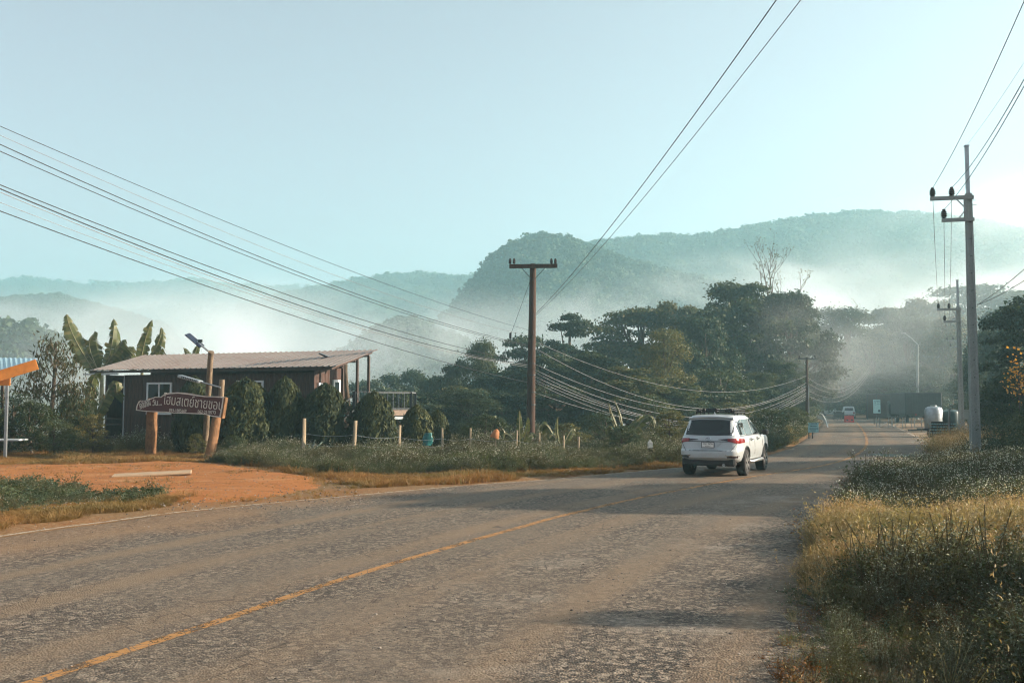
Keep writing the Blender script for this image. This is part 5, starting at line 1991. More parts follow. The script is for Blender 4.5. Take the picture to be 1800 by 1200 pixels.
def tree_proto(kind, seed, leaf, n=9000, h=12.0, w=10.0):
    """(trunk mesh, crown mesh) of a tree h high, w wide"""
    r = np.random.default_rng(seed)
    R = random.Random(seed)
    lobes = []
    if kind == 'round':
        for k in range(105):
            a, q = R.uniform(0, 6.28), R.random() ** .42
            zz = R.uniform(.12, .93)
            wid = math.sin(math.pi * min(1, max(0, (zz + .05) / 1.02))) ** .55
            s = R.uniform(.05, .125)
            lobes.append(((w * .5 * .82 * q * wid * math.cos(a), w * .5 * .82 * q * wid * math.sin(a), h * zz * .97), (w * s, w * s, w * s * R.uniform(.55, .85))))
    elif kind == 'spread':
        for k in range(34):
            a, q = R.uniform(0, 6.28), R.uniform(.10, 1)
            zz = .93 - .38 * R.random() ** 1.3 - .10 * q
            s = R.uniform(.11, .20)
            lobes.append(((w * .5 * .85 * q * math.cos(a), w * .5 * .85 * q * math.sin(a), h * zz), (w * s, w * s, w * s * R.uniform(.22, .36))))
        for k in range(30):
            a, q = R.uniform(0, 6.28), R.uniform(.1, 1)
            lobes.append(((w * .42 * q * math.cos(a), w * .42 * q * math.sin(a), h * R.uniform(.12, .62)), (w * .14, w * .14, w * .10)))
    elif kind == 'tall':
        for k in range(48):
            a, q = R.uniform(0, 6.28), R.random() ** .45
            zz = R.uniform(.06, .96)
            wid = (1 - abs(zz - .5) * 1.3)
            s = R.uniform(.12, .24)
            lobes.append(((w * .5 * .75 * q * wid * math.cos(a), w * .5 * .75 * q * wid * math.sin(a), h * zz), (w * s, w * s, w * s * R.uniform(.6, 1.0))))
    elif kind == 'cone':
        for k in range(40):
            zz = R.uniform(.22, .97)
            wid = (1.04 - zz) ** .8
            a, q = R.uniform(0, 6.28), R.uniform(.3, 1)
            s = R.uniform(.08, .15)
            lobes.append(((w * .5 * q * wid * math.cos(a), w * .5 * q * wid * math.sin(a), h * zz), (w * s, w * s, w * s * .5)))
    cen, d = crown_points(lobes, n, r)
    nrm = d * .7 + r.normal(size=(n, 3)) * .55 + (0, 0, .35)
    sz = r.uniform(.15, .38, n) * (w / 10)
    v, f = leaf_quads(cen, nrm, sz, .6, .8)
    crown = np_mesh('crown', v, f)
    crown.materials.append(leaf)
    mb = MB()
    lean = Vector((R.uniform(-.4, .4), R.uniform(-.4, .4), 0))
    sp = [Vector((0, 0, -1.0)), Vector((0, 0, h * .15)) + lean * .3, Vector((0, 0, h * .4)) + lean, Vector((0, 0, h * .7)) + lean * 1.3, Vector((0, 0, h * .9)) + lean]
    mb.tube(sp, [.030 * h, .024 * h, .018 * h, .010 * h, .004 * h], 8, True, .1)
    for c_, _r in lobes[:22]:
        c_ = Vector(c_)
        zb = min(max(.2 * h, c_.z * .6), .75 * h)
        s0_ = Vector((lean.x, lean.y, zb))
        mb.tube([s0_, s0_.lerp(c_, .5) + Vector((0, 0, -.03 * h)), c_], [.011 * h, .007 * h, .003 * h], 5, False)
    tr_ = mb.mesh('trunk', True)
    tr_.materials.append(M_BARK)
    return tr_, crown, h, w


PROTO = {
    'round_a': tree_proto('round', 1, L_DARK, 30000), 'round_b': tree_proto('round', 2, L_MID, 30000), 'spread_a': tree_proto('spread', 3, L_DARK, 24000), 'spread_b': tree_proto('spread', 4, L_MID, 24000),
    'tall_a': tree_proto('tall', 5, L_MID, 24000, 12, 7), 'tall_y': tree_proto('tall', 6, L_YEL, 13000, 12, 7), 'cone_a': tree_proto('cone', 7, L_DARK, 24000, 12, 8), 'shrub_a': tree_proto('round', 8, L_MID, 8000, 3, 3.4), 'shrub_b': tree_proto('round', 9, L_YEL, 8000, 3, 3.4),
    'shrub_c': tree_proto('tall', 10, L_DARK, 8000, 3, 2.6),
}
SG_ = 'shrubs'
TREE_G = 'trees along the valley edge'


def cable_y(px):
    """distance of the sagging cables between wooden pole and far pole at this bearing"""
    a, b = WP, FP
    k = (px - 900) / FPX
    t = (k * a.y - a.x) / ((b.x - a.x) - k * (b.y - a.y))
    return a.y + (b.y - a.y) * t


def plant(name, kind, px, ytop, Y, wpx, label, cat='tree', group=TREE_G, base=None, wide=1.0):
    if 940 < px < 1415 and (cat == 'tree' or ytop < 712) and ytop < 740:
        need = cable_y(px) + (9 if cat == 'tree' else 3.5)      # nothing stands under the cables
        if Y < need:
            Y = need
            base = None
    x = (px - 900) / FPX * Y * (1.0)
    top = at(px, ytop, Y)
    bz = H(top.x, Y) if base is None else base
    tm, cm, h, w = PROTO[kind]
    hh = max(1.0, top.z - bz)
    ww = wpx / FPX * Y
    o = empty(name, (top.x, Y, bz), random.uniform(0, 6.28), label, cat, group)
    # deep in the valley only the crown shows: keep crown proportions, sink the foot
    sz = max(hh, ww * .75) / h
    if sz * h > hh: o.location.z -= sz * h - hh
    sc_ = (ww / w * wide * (1.42 if group != SG_ else 1.1), ww / w * wide * (1.42 if group != SG_ else 1.1), sz)
    for nm, me in (('trunk', tm), ('crown', cm)):
        link(nm, me, o, None, None, None, sc_)
    return o


def tree(kind, px, ytop, Y, wpx, label): return plant('broadleaf_tree', kind, px, ytop, Y, wpx, label)


tree('round_a', 648, 655, 122, 95, 'leftmost dark tree just right of the deck railing')
tree('round_b', 708, 644, 126, 120, 'wide low dark tree behind the deck end')
tree('round_a', 772, 648, 104, 105, 'dark round tree above the two smallest cypress shrubs')
tree('round_b', 800, 626, 98, 80, 'dark tree left of the lone round-topped one')
tree('tall_a', 847, 600, 92, 66, 'slim round-topped tree standing out left of wooden pole')
tree('round_a', 885, 640, 82, 130, 'dark tree directly left of the wooden power pole')
tree('round_b', 820, 675, 76, 130, 'low dark tree behind the orange bucket')
tree('round_a', 720, 690, 82, 150, 'low dark tree under the deck end, behind small cypresses')
tree('spread_a', 928, 578, 108, 120, 'flat-topped tree whose layered branches show left of wooden pole')
tree('cone_a', 1002, 546, 98, 125, 'pointed dark tree right of the wooden power pole')
tree('round_b', 965, 615, 80, 130, 'dark tree behind the cable coil on the wooden pole')
tree('round_a', 1045, 610, 76, 120, 'dark tree below the wide layered one, right of pole')
tree('spread_b', 1120, 522, 102, 165, 'wide layered tree with pale sunlit top right of pointed tree')
tree('round_b', 1190, 524, 107, 110, 'layered dark tree touching the biggest tree')
tree('tall_y', 1168, 578, 74, 95, 'yellow-green sunlit slim tree in front of layered trees')
tree('round_b', 1105, 640, 66, 120, 'rounded sunlit tree above the sagging grey cables')
tree('round_a', 1232, 545, 92, 115, 'dark tree between layered tree and biggest tree')
tree('round_b', 1300, 486, 101, 185, 'biggest tree, its broad crown highest above the white car')
tree('round_a', 1378, 498, 99, 150, 'right half of the big tree clump, below bare branches')
tree('tall_a', 1405, 560, 106, 66, 'tall misty tree right of the big clump above far pole')
tree('shrub_a', 1262, 642, 62, 120, 'pale sunlit bushy tree left of far pole above white car')
tree('tall_a', 1336, 655, 66, 62, 'column of creeper-clad tree right above the white car')
tree('round_b', 1375, 630, 92, 80, 'misty green tree just behind the far pole')
tree('tall_a', 1473, 542, 150, 110, 'slim misty tree right of far pole, second tallest there')
tree('tall_y', 1524, 572, 165, 80, 'small pale misty tree between two taller misty ones')
tree('spread_b', 1578, 524, 170, 110, 'misty tree with twin tops left of concrete poles')
tree('round_b', 1632, 518, 176, 120, 'tall misty tree just left of the second concrete pole')
tree('round_a', 1555, 610, 188, 190, 'dark misty tree behind the tall blue notice')
tree('round_a', 1455, 625, 235, 160, 'dark misty tree behind the white pickup')
tree('round_b', 1500, 660, 215, 110, 'low dark tree behind the silver car')
tree('round_a', 1630, 640, 150, 130, 'dark tree rising behind the box lorry')
tree('spread_a', 1720, 492, 235, 200, 'faint pale tree in mist behind nearest concrete pole')
tree('round_b', 1790, 505, 225, 180, 'faint pale tree in mist at right edge')
tree('tall_a', 1745, 585, 92, 90, 'misty green tree right of the nearest concrete pole')
tree('round_a', 1838, 500, 50, 190, 'dark near tree leaning in at the right edge')
tree('round_b', 1790, 650, 45, 120, 'lower dark tree at right edge below the leaning one')
low = ['behind the deck braces', 'behind the second smallest cypress', 'behind the teal sack', 'above the last tall fence posts', 'left of the power pole foot', 'right of the power pole foot', 'behind the curling banana leaves', 'behind the spear-leaved banana', 'behind the creeper tangle', 'left above the white car roof', 'right above the white car roof', 'between white car and far pole', 'at the far pole foot']
for q_, lab in enumerate(low):
    plant('understorey_tree', ('round_a', 'round_b', 'round_a', 'tall_a')[q_ % 4], 640 + q_ * 57 + random.uniform(-12, 12), (700, 690, 682, 690, 680, 668, 672, 665, 655, 650, 648, 655, 668)[q_] + random.uniform(-8, 8), 66 + (q_ % 3) * 4 + q_ * .8, 125, 'low dark understorey tree ' + lab, 'tree', 'understorey trees of the valley edge')
for (kd, px_, yt_, Y_, w_, lab) in (('round_a', 1748, 566, 78, 80, 'dark tree standing close right of the nearest concrete pole'), ('round_b', 1668, 548, 140, 90, 'misty tree left of the second concrete pole, nearer than its neighbours'), ('round_a', 1768, 530, 118, 110, 'tall dark misty tree between nearest concrete pole and right edge'), ('tall_a', 1600, 560, 150, 70, 'slim misty tree above the lamp column'), ('round_a', 1560, 648, 142, 90, 'dark tree right behind the tall blue notice'), ('round_b', 1612, 640, 134, 90, 'dark tree right behind the box lorry'), ('round_a', 1668, 645, 150, 90, 'dark tree beside the grey shed'), ('tall_a', 1712, 640, 84, 60, 'dark tree between nearest concrete pole and bench'), ('round_b', 1510, 598, 228, 150, 'broad dark misty tree behind the white pickup and cart'), ('round_a', 1600, 588, 192, 170, 'broad misty tree filling the gap above the box lorry'), ('round_b', 1685, 596, 172, 150, 'broad misty tree behind the second concrete pole'), ('round_a', 1405, 650, 165, 60, 'low dark tree left of the parked vehicles'), ('round_b', 1748, 640, 122, 130, 'dark misty tree right of the nearest concrete pole, above bench'), ('round_a', 1660, 560, 210, 150, 'pale misty tree between the concrete poles'), ('spread_a', 1600, 555, 215, 160, 'pale layered misty tree behind the lamp column')):
    tree(kd, px_, yt_, Y_, w_, lab)
# tall trees just outside the picture on the right; their shade lies across the road
SHADE = ['dark roadside tree nearest beyond the right edge', 'tallest roadside tree beyond the right edge', 'roadside tree beyond the right-edge bushes', 'low roadside bush shading the white car', 'slim sapling beside the foreground weeds', 'farthest roadside tree beyond the right edge']
for q_, (x_, y_, hh, ww, k_) in enumerate(((21.5, 23.6, 9.0, 7.0, 'round_a'), (30, 24.5, 12.0, 10, 'round_b'), (30, 36.0, 10.0, 8, 'round_a'), (21.5, 32.6, 5.0, 5.0, 'shrub_a'), (12.5, 11.0, 4.4, 1.3, 'tall_a'), (38, 44.5, 11, 9, 'round_a'))):
    tm, cm, h, w = PROTO[k_]
    o = empty('roadside_tree', (x_, y_, H(x_, y_)), x_, SHADE[q_], 'tree', 'shade trees on the right verge')
    for nm, me in (('trunk', tm), ('crown', cm)): link(nm, me, o, None, None, None, (ww / w, ww / w, hh / h))


# bare trees
def bare_tree(px, y0, y1, Y, spread, seed, label, stems=5):
    R = random.Random(seed)
    b = at(px, y0, Y)
    o = empty('bare_tree', b, 0, label, 'tree', 'bare trees')
    hh = at(px, y1, Y).z - b.z
    mb = MB()
    lf = []

    def grow(p, d, L, r, lev):
        pts, q = [p], p
        for k in range(4):
            d = (d + Vector((R.uniform(-.2, .2), R.uniform(-.2, .2), R.uniform(-.02, .12)))).normalized()
            q = q + d * L / 4
            pts.append(q)
        mb.tube(pts, [r, r * .85, r * .7, r * .55, r * .4], 5, False)
        if lev < 3:
            for k in range(R.randint(2, 3)):
                a = pts[R.randint(2, 4)]
                nd = (d + Vector((R.uniform(-.7, .7), R.uniform(-.7, .7), R.uniform(-.1, .4)))).normalized()
                grow(a, nd, L * R.uniform(.45, .65), r * .55, lev + 1)
        else:
            lf.append(q)
    for k in range(stems):
        d = Vector((R.uniform(-1, 1) * spread, R.uniform(-1, 1) * spread, 1)).normalized()
        grow(Vector((R.uniform(-1.2, 1.2), 0, 0)), d, hh * R.uniform(.45, .60), .055, 0)
    mb.build('branches', M_BARK, o, smooth=True, fix=False)
    if lf:
        c_ = np.repeat(np.array([tuple(p) for p in lf]), 3, 0) + rng.normal(size=(len(lf) * 3, 3)) * .12
        c_ = c_[rng.random(len(c_)) < .45]
        v, f = leaf_quads(c_, rng.normal(size=c_.shape), rng.uniform(.15, .3, len(c_)), .5)
        link('leaves', np_mesh('leaves', v, f), o, L_YEL)


bare_tree(1345, 520, 418, 104, .42, 5, 'nearly leafless tall tree sticking out above the biggest clump', 6)
bare_tree(1388, 540, 470, 101, .5, 8, 'thin bare branches right of the tallest leafless tree', 3)
bare_tree(1500, 590, 520, 152, .25, 9, 'bare dead trunk standing in mist between slim misty trees', 2)

# ------------------------------------------------------------------ shrubs of the left verge and elsewhere
SG = 'shrubs'


def shrub(kind, px, ytop, Y, wpx, label):
    return plant('shrub', kind, px, ytop, Y, wpx, label, 'shrub', SG, 0.0)


shrub('shrub_a', 858, 726, 47.5, 85, 'rounded shrub left of wooden pole, behind orange bucket')
shrub('shrub_c', 818, 745, 47, 60, 'low shrub right of the smallest cypress')
shrub('shrub_b', 1000, 742, 48, 80, 'low yellowish shrub among banana leaves right of pole')
shrub('shrub_c', 1050, 725, 50, 90, 'dark shrub left of the creeper tangle')
shrub('shrub_a', 1095, 745, 43, 66, 'leafy shrub under the near banana leaves')
shrub('shrub_a', 1140, 690, 46, 95, 'tall creeper tangle under the grey cables left of white car')
shrub('shrub_b', 1180, 720, 47, 90, 'sunlit shrub just left of the white car')
shrub('shrub_a', 1228, 700, 50, 110, 'shrub behind the roof of the white car')
shrub('shrub_b', 1290, 705, 52, 95, 'shrub right behind the roof rack of the white car')
shrub('shrub_a', 1352, 715, 52, 90, 'leafy shrub right of the white car mirror')
shrub('shrub_a', 1392, 712, 62, 70, 'shrub at the foot of the far pole, left side')
shrub('shrub_c', 1340, 750, 46, 60, 'low dark shrub right of the white car front')
shrub('shrub_b', 1378, 745, 56, 60, 'low shrub on the bank left of the blue notice')
shrub('shrub_c', 1770, 735, 33, 120, 'dark bush at right edge behind nearest concrete pole')
shrub('shrub_a', 1740, 765, 36, 70, 'dark bush just right of nearest concrete pole foot')
shrub('shrub_c', 1815, 720, 31, 130, 'dark bush cut by the right edge of view')
for (px_, yt, Y, w_, k_, lab) in ((20, 690, 44.5, 110, 'shrub_c', 'dark shrub under the orange shelter'), (60, 700, 43.5, 90, 'shrub_a', 'dark shrub between shelter and red-tipped tree'), (130, 690, 46, 90, 'shrub_c', 'dark shrub right of the red-tipped tree trunk'), (165, 725, 45, 70, 'shrub_b', 'yellowish shrub at left corner of the brown house'), (105, 740, 42.5, 70, 'shrub_c', 'low dark shrub at the red-tipped tree foot'), (-30, 700, 43, 90, 'shrub_a', 'dark shrub cut by the left edge'), (410, 770, 41, 50, 'shrub_a', 'low leafy shrub right of the signboard logs'), (345, 785, 43.0, 40, 'shrub_b', 'small reddish shrub between the two sign logs')):
    shrub(k_, px_, yt, Y, w_, lab)

# red-tipped small tree, left
rt = empty('red_tipped_tree', gnd(90, 796), 0, 'small tree with reddish tips and drooping leaves left of the house', 'tree')
rb = Vector(rt.location)
Y_ = rb.y
mb = MB()
mb.tube([Vector((0, 0, -.2)), at(91, 720, Y_) - rb, at(96, 660, Y_) - rb, at(98, 600, Y_) - rb], [.12, .10, .07, .03], 8, True, .1)
tips = []
for (x0_, y0_, x1_, y1_) in ((97, 660, 112, 605), (96, 650, 78, 610), (96, 680, 130, 650), (95, 690, 55, 660), (94, 700, 30, 680), (94, 700, 150, 675), (92, 730, 40, 720), (92, 720, 140, 715), (97, 630, 88, 600), (97, 640, 118, 640), (94, 710, 65, 690), (94, 690, 160, 695), (93, 735, 110, 735), (93, 740, 70, 745), (93, 740, 20, 735), (96, 665, 66, 640), (95, 690, 115, 680)):
    for dd in (-.5, .5):
        a, b = at(x0_, y0_, Y_) - rb, at(x1_, y1_, Y_ + dd * 1.4) - rb
        mb.tube([a, a.lerp(b, .5) + Vector((0, 0, .1)), b], [.03, .02, .01], 5, False)
        tips += [b, a.lerp(b, .75), a.lerp(b, .5)]
mb.build('trunk', M_BARK, rt, smooth=True)
tp = np.array([tuple(p) for p in tips])
k = rng.integers(0, len(tp), 2600)
c_ = tp[k] + rng.normal(size=(2600, 3)) * (.24, .24, .20)
ax = np.tile(np.array([[0, 0, -1.0]]), (2600, 1)) + rng.normal(size=(2600, 3)) * .45
nr = np.cross(ax, rng.normal(size=(2600, 3)))
v, f = leaf_quads(c_, nr, rng.uniform(.16, .30, 2600), .28, 0, ax)
link('crown', np_mesh('crown', v, f), rt, L_RED)

# ------------------------------------------------------------------ round cypress shrubs (seven)
def cypress_mesh(seed, n=7600, h=3.0, w=1.75):
    r = np.random.default_rng(seed)
    nc = 120
    tz = r.uniform(0.02, .99, nc) ** .9
    ph = r.uniform(0, 6.283, nc)
    prof = lambda t: np.where(t < .3, .70 + .30 * np.sin(np.clip(t / .3, 0, 1) * np.pi / 2), np.clip(1 - (np.clip(t - .3, 0, 1) / .7) ** 2.3, 0.0, 1) ** .62)
    k = r.integers(0, nc, n)
    t = np.clip(tz[k] + r.normal(size=n) * .06, 0.0, 1.0)
    a = ph[k] + r.normal(size=n) * .11
    bulge = .86 + .34 * r.random(nc)[k] - .10 * np.abs(r.normal(size=n)) * .6
    rad = w / 2 * prof(t) * bulge
    c = np.stack([rad * np.cos(a), rad * np.sin(a), t * h * .97 + .05], 1)
    out_ = np.stack([np.cos(a), np.sin(a), np.zeros(n)], 1)
    ax = np.array([[0, 0, -1.0]]) + out_ * .45 + r.normal(size=(n, 3)) * .25
    v, f = leaf_quads(c, out_ + r.normal(size=(n, 3)) * .45, r.uniform(.14, .36, n), .26, 0, ax)
    c[:, :2] *= (1 + .07 * np.sin(c[:, 2:3] * 5 + seed))
    me = np_mesh('foliage', v, f)
    me.materials.append(L_CYP)
    return me, prof, h, w


CY = [cypress_mesh(61), cypress_mesh(62), cypress_mesh(63)]
cst = MB().tube([(0, 0, -.2), (0, 0, 1.5), (0, 0, 2.5)], [.10, .07, .03], 7).mesh('stem', True)
cst.materials.append(M_BARK)
core = []
for me_, prof, h, w in CY:
    mb = MB()
    rows = []
    for j in range(10):
        t = j / 9
        rr_ = float(prof(np.array([t]))[0]) * w / 2 * .76
        rows.append([Vector((rr_ * math.cos(a_), rr_ * math.sin(a_), .08 + t * h * .93)) for a_ in [2 * math.pi * q / 14 for q in range(14)]])
    c_ = mb.grid(rows, True).mesh('inner_foliage', True)
    c_.materials.append(L_CYP)
    core.append(c_)
for k, (px_, yt, yb, w_, lab) in enumerate(((340, 672, 796, 60, 'mostly hidden behind the signboard'), (431, 674, 796, 84, 'just right of the signboard, left of a window'), (500, 672, 795, 64, 'between second front window and first fence post'), (570, 683, 795, 78, 'before the right corner of the house'), (655, 695, 795, 66, 'in front of the deck stair'), (733, 718, 793, 50, 'below the deck end, second smallest'), (769, 726, 792, 36, 'smallest and farthest right'))):
    b = gnd(px_, yb)
    hh = at(px_, yt, b.y).z
    ww = w_ / FPX * b.y
    o = empty('round_cypress', b, k * 1.3, 'dense teardrop cypress shrub ' + lab, 'shrub', 'row of round cypress shrubs')
    me_, _, h, w = CY[k % 3]
    sc_ = (ww / w * 1.12, ww / w * 1.12, hh / h * 1.06)
    link('foliage', me_, o, None, None, None, sc_)
    link('inner_foliage', core[k % 3], o, None, None, None, sc_)
    link('stem', cst, o, None, None, None, sc_)

# ------------------------------------------------------------------ bananas
m = NT('banana_leaf')
v = m.coord('Object')
g = m.n('NewGeometry')
c = m.ramp(g.outputs['Random Per Island'], [(0, (.06, .07, .024)), (.6, (.10, .115, .04)), (1, (.17, .16, .07))])
c = m.mix(m.mrange(m.noise(v, 3, 4), .55, .75), c, (.16, .11, .05))
m.col(c)
m.rough(.42, 0, .35)
tr_n = m.n('BsdfTranslucent')
m.l(m.mix(1.0, c, (1.3, 1.25, .6), 'MULTIPLY'), tr_n.inputs[0])
mx = m.n('MixShader')
mx.inputs[0].default_value = .35
m.l(m.b.outputs[0], mx.inputs[1])
m.l(tr_n.outputs[0], mx.inputs[2])
m.l(mx.outputs[0], m.out.inputs[0])
M_BAN = m.m
M_BANSTEM = plain('banana_stem', (.16, .15, .07), .6, 0, .2, 4)


def banana_leaf(parent, a, b, bend, width, face, seed, tear=.35, fold=.35):
    """blade from a to b, bowed by vector bend; face = rough normal of the blade"""
    R = random.Random(seed)
    a, b, bend, face = Vector(a), Vector(b), Vector(bend), Vector(face).normalized()
    n = 22
    mid = []
    for k in range(n + 1):
        t = k / n
        mid.append(a.lerp(b, t) + bend * 4 * t * (1 - t) * (.6 + .8 * t))
    mb = MB()
    for s_ in (-1, 1):
        k = 0
        while k < n:
            L = R.randint(1, 4)
            droop = R.uniform(0, fold) * (1 + (R.random() < tear) * 1.6) * (.4 + 1.0 * (k / n))
            e = min(n, k + L)
            shr = R.uniform(.85, 1.0)
            for q in range(k, e):
                row = []
                for u, kk in ((0, q), (1, q + 1)):
                    t = kk / n
                    d = (mid[min(kk + 1, n)] - mid[max(kk - 1, 0)]).normalized()
                    sd = d.cross(face).normalized() * s_
                    wv_ = width * .5 * (math.sin(math.pi * min(1, .06 + t * .94) ** .8) ** .55) * shr
                    gap = R.uniform(.8, 1.0)
                    pull = (.42 if kk == k else (-.42 if kk == e else 0)) * tear * (b - a).length / n
                    m0 = mid[kk]
                    m1 = m0 + sd * wv_ * .55 - face * wv_ * droop * .25 + d * wv_ * .1
                    m2 = m0 + sd * wv_ * gap - face * wv_ * droop * .9 + d * (wv_ * .22 + pull) - Vector((0, 0, droop * wv_ * .35))
                    row.append((m0, m1, m2))
                i0 = len(mb.v)
                mb.v += [tuple(p) for p in row[0] + row[1]]
                mb.f += [(i0, i0 + 1, i0 + 4, i0 + 3), (i0 + 1, i0 + 2, i0 + 5, i0 + 4)]
            k = e
    lf_ = mb.build('leaf', M_BAN, parent, fix=False)
    MB().tube(mid, [.035 * (1 - .8 * k / n) + .006 for k in range(n + 1)], 5, False).build('midrib', M_BANSTEM, lf_, smooth=True)


def banana(label, Y, foot, leaves, stems=()):
    b = at(foot[0], foot[1], Y)
    b.z = H(b.x, Y)
    o = empty('banana_plant', b, 0, label, 'banana plant', 'banana plants')
    for k, (x0_, y0_, x1_, y1_, w_, bx_, bz_, fx, fold) in enumerate(leaves):
        banana_leaf(o, at(x0_, y0_, Y) - b, at(x1_, y1_, Y + .3 * ((k % 3) - 1)) - b, (bx_, 0, bz_), w_, (fx, -1, .25), hash((x0_, y0_)) % 999, .75, fold * 1.2)
    for (x0_, y0_) in stems:
        t = at(x0_, y0_, Y) - b
        MB().tube([Vector((t.x, 0, -.3)), Vector((t.x, 0, t.z * .6)), t], [.16, .13, .07], 9).build('pseudostem', M_BANSTEM, o, smooth=True)
    return o


banana('tall banana plant with torn leaves rising behind the house roof left end', 60, (175, 760),
       [(166, 655, 117, 552, 1.15, -.25, .1, .5, .25), (172, 650, 172, 585, 1.5, -.5, .2, -.3, .5), (186, 650, 200, 560, .95, .12, 0, .2, .8), (186, 640, 214, 600, 1.2, .3, .3, -.4, .7), (172, 650, 130, 640, 1.1, 0, .8, .3, .8), (190, 650, 232, 618, 1.0, .2, .5, -.3, .9)], ((180, 640),))
banana('banana plant with folded pale leaves behind middle of the house roof', 60, (255, 760),
       [(244, 650, 268, 562, .9, -.1, 0, .6, .3), (252, 650, 283, 575, .75, .25, .1, -.2, .4), (240, 650, 222, 612, 1.0, -.1, .3, .4, .8), (262, 650, 286, 612, .9, .1, .2, -.4, .7)], ((250, 640),))
banana('small banana leaf tip behind house roof by solar panel', 61, (345, 760), [(338, 650, 352, 600, .6, -.1, 0, .4, .7), (340, 650, 322, 612, .5, 0, .2, -.4, .8)], ((340, 640),))
banana('dark drooping banana leaves beside left wall of the house', 50, (170, 780), [(160, 760, 178, 655, .8, -.3, .5, .3, .8), (165, 740, 205, 690, .9, .2, .9, -.2, .8), (160, 740, 108, 730, .9, -.3, .8, .2, .9), (160, 755, 120, 760, .8, -.2, .5, .2, .9)], ((163, 720),))
banana('young banana plant with bright upright leaf left of power pole', 46, (914, 795), [(913, 790, 913, 722, .42, .0, 0, .2, .15), (914, 790, 928, 733, .36, .1, 0, -.4, .2), (914, 785, 940, 770, .4, .1, .3, -.3, .6), (912, 785, 884, 772, .4, -.1, .35, .3, .7)])
banana('banana plant with arching ribbed leaf behind orange bucket', 48, (895, 795), [(902, 790, 868, 736, .35, -.2, .5, .5, .9), (900, 790, 880, 765, .5, -.1, .2, .3, .9), (902, 790, 908, 760, .4, .1, .2, -.3, .8)])
banana('banana plant with curling pale leaves right of power pole', 46.5, (985, 798), [(985, 790, 981, 732, .30, -.1, 0, .7, .2), (985, 792, 952, 758, .45, -.1, .6, .3, .8), (986, 792, 1008, 765, .45, .1, .5, -.3, .9), (984, 790, 965, 770, .5, 0, .3, .2, .9)])
banana('banana plant with two spear leaves before creeper tangle', 45, (1095, 795), [(1094, 775, 1070, 708, .26, -.05, 0, .7, .2), (1096, 775, 1080, 704, .22, .1, 0, .8, .2), (1098, 770, 1128, 745, .45, .2, .5, -.3, .8), (1100, 775, 1150, 752, .5, .2, .7, -.2, .8), (1092, 778, 1068, 765, .45, -.1, .4, .2, .9)])

# agave by the first fence post
ag = empty('agave', gnd(545, 803), 0, 'grey-green agave rosette at foot of the first fence post', 'plant')
M_AG = plain('agave_leaf', (.10, .14, .10), .5, 0, .15, 4)
for k in range(13):
    a_ = k * 2.4
    L = random.uniform(.55, .95)
    el = random.uniform(.5, 1.25)
    d = Vector((math.cos(a_) * math.cos(el), math.sin(a_) * math.cos(el), math.sin(el)))
    sd = d.cross(dz).normalized()
    nn_ = sd.cross(d).normalized()
    rows = []
    for j in range(6):
        t = j / 5
        p = d * L * t + dz * (-.12 * t * t)
        w_ = .085 * (math.sin(math.pi * (.2 + .8 * t) ** 1.1) * .9 + .06)
        rows.append([p - sd * w_ + nn_ * .03, p, p + sd * w_ + nn_ * .03, p - nn_ * .035])
    MB().grid(rows, True).build('leaf', M_AG, ag, smooth=True)

# orange flower spray at right edge
of = empty('flower_spray', at(1792, 720, 42), 0, 'orange blossom spray against the dark tree at right edge', 'flowers')
c_ = rng.normal(size=(160, 3)) * (.35, .25, .5) + np.array(tuple(at(1792, 665, 42) - of.location))
v, f = leaf_quads(c_, rng.normal(size=(160, 3)), rng.uniform(.08, .16, 160), .8)
link('blossoms', np_mesh('blossoms', v, f), of, leafmat('orange_blossom', [(0, (.55, .22, .03)), (1, (.7, .38, .06))], .3))
MB().tube([Vector((0, 0, -1.2)), Vector((0, 0, .6)), at(1792, 662, 42) - of.location], .025, 5).build('stem', M_BARK, of)

# ------------------------------------------------------------------ weeds and grasses
L_WEED = leafmat('weed_leaves', [(0.0, (.030, .043, .016)), (.45, (.070, .092, .036)), (.8, (.13, .145, .062)), (1.0, (.22, .20, .10))], .3, .6, (.085, .06, .025), .5)
L_WEEDG = leafmat('grey_weed_leaves', [(0.0, (.07, .08, .05)), (.5, (.14, .155, .10)), (1.0, (.25, .26, .18))], .25, .65)
L_WEEDT = leafmat('bluish_weed_leaves', [(0.0, (.03, .05, .03)), (.5, (.06, .09, .05)), (1.0, (.11, .14, .08))], .25, .6)
L_STRAW = leafmat('dry_grass_blades', [(0.0, (.18, .11, .055)), (.4, (.30, .20, .10)), (.75, (.42, .315, .18)), (1.0, (.55, .46, .31))], .35, .6, (.13, .145, .06), .5)
L_TURF = leafmat('rusty_turf_blades', [(0.0, (.13, .065, .02)), (.4, (.24, .12, .035)), (.75, (.30, .17, .06)), (1.0, (.19, .17, .06))], .3, .7, (.10, .10, .035), .3)
L_GREEN = leafmat('green_grass_blades', [(0.0, (.05, .07, .025)), (.5, (.10, .12, .045)), (1.0, (.19, .18, .07))], .3, .6)
L_RUST = leafmat('rusty_dead_leaves', [(0.0, (.07, .03, .012)), (.5, (.15, .065, .02)), (1.0, (.24, .12, .035))], .25, .7)
M_PETAL = leafmat('white_petals', [(0, (.55, .55, .50)), (1, (.75, .75, .70))], .35, .6)
M_STALK = leafmat('weed_stalks', [(0, (.07, .055, .03)), (1, (.16, .13, .07))], .05, .8)


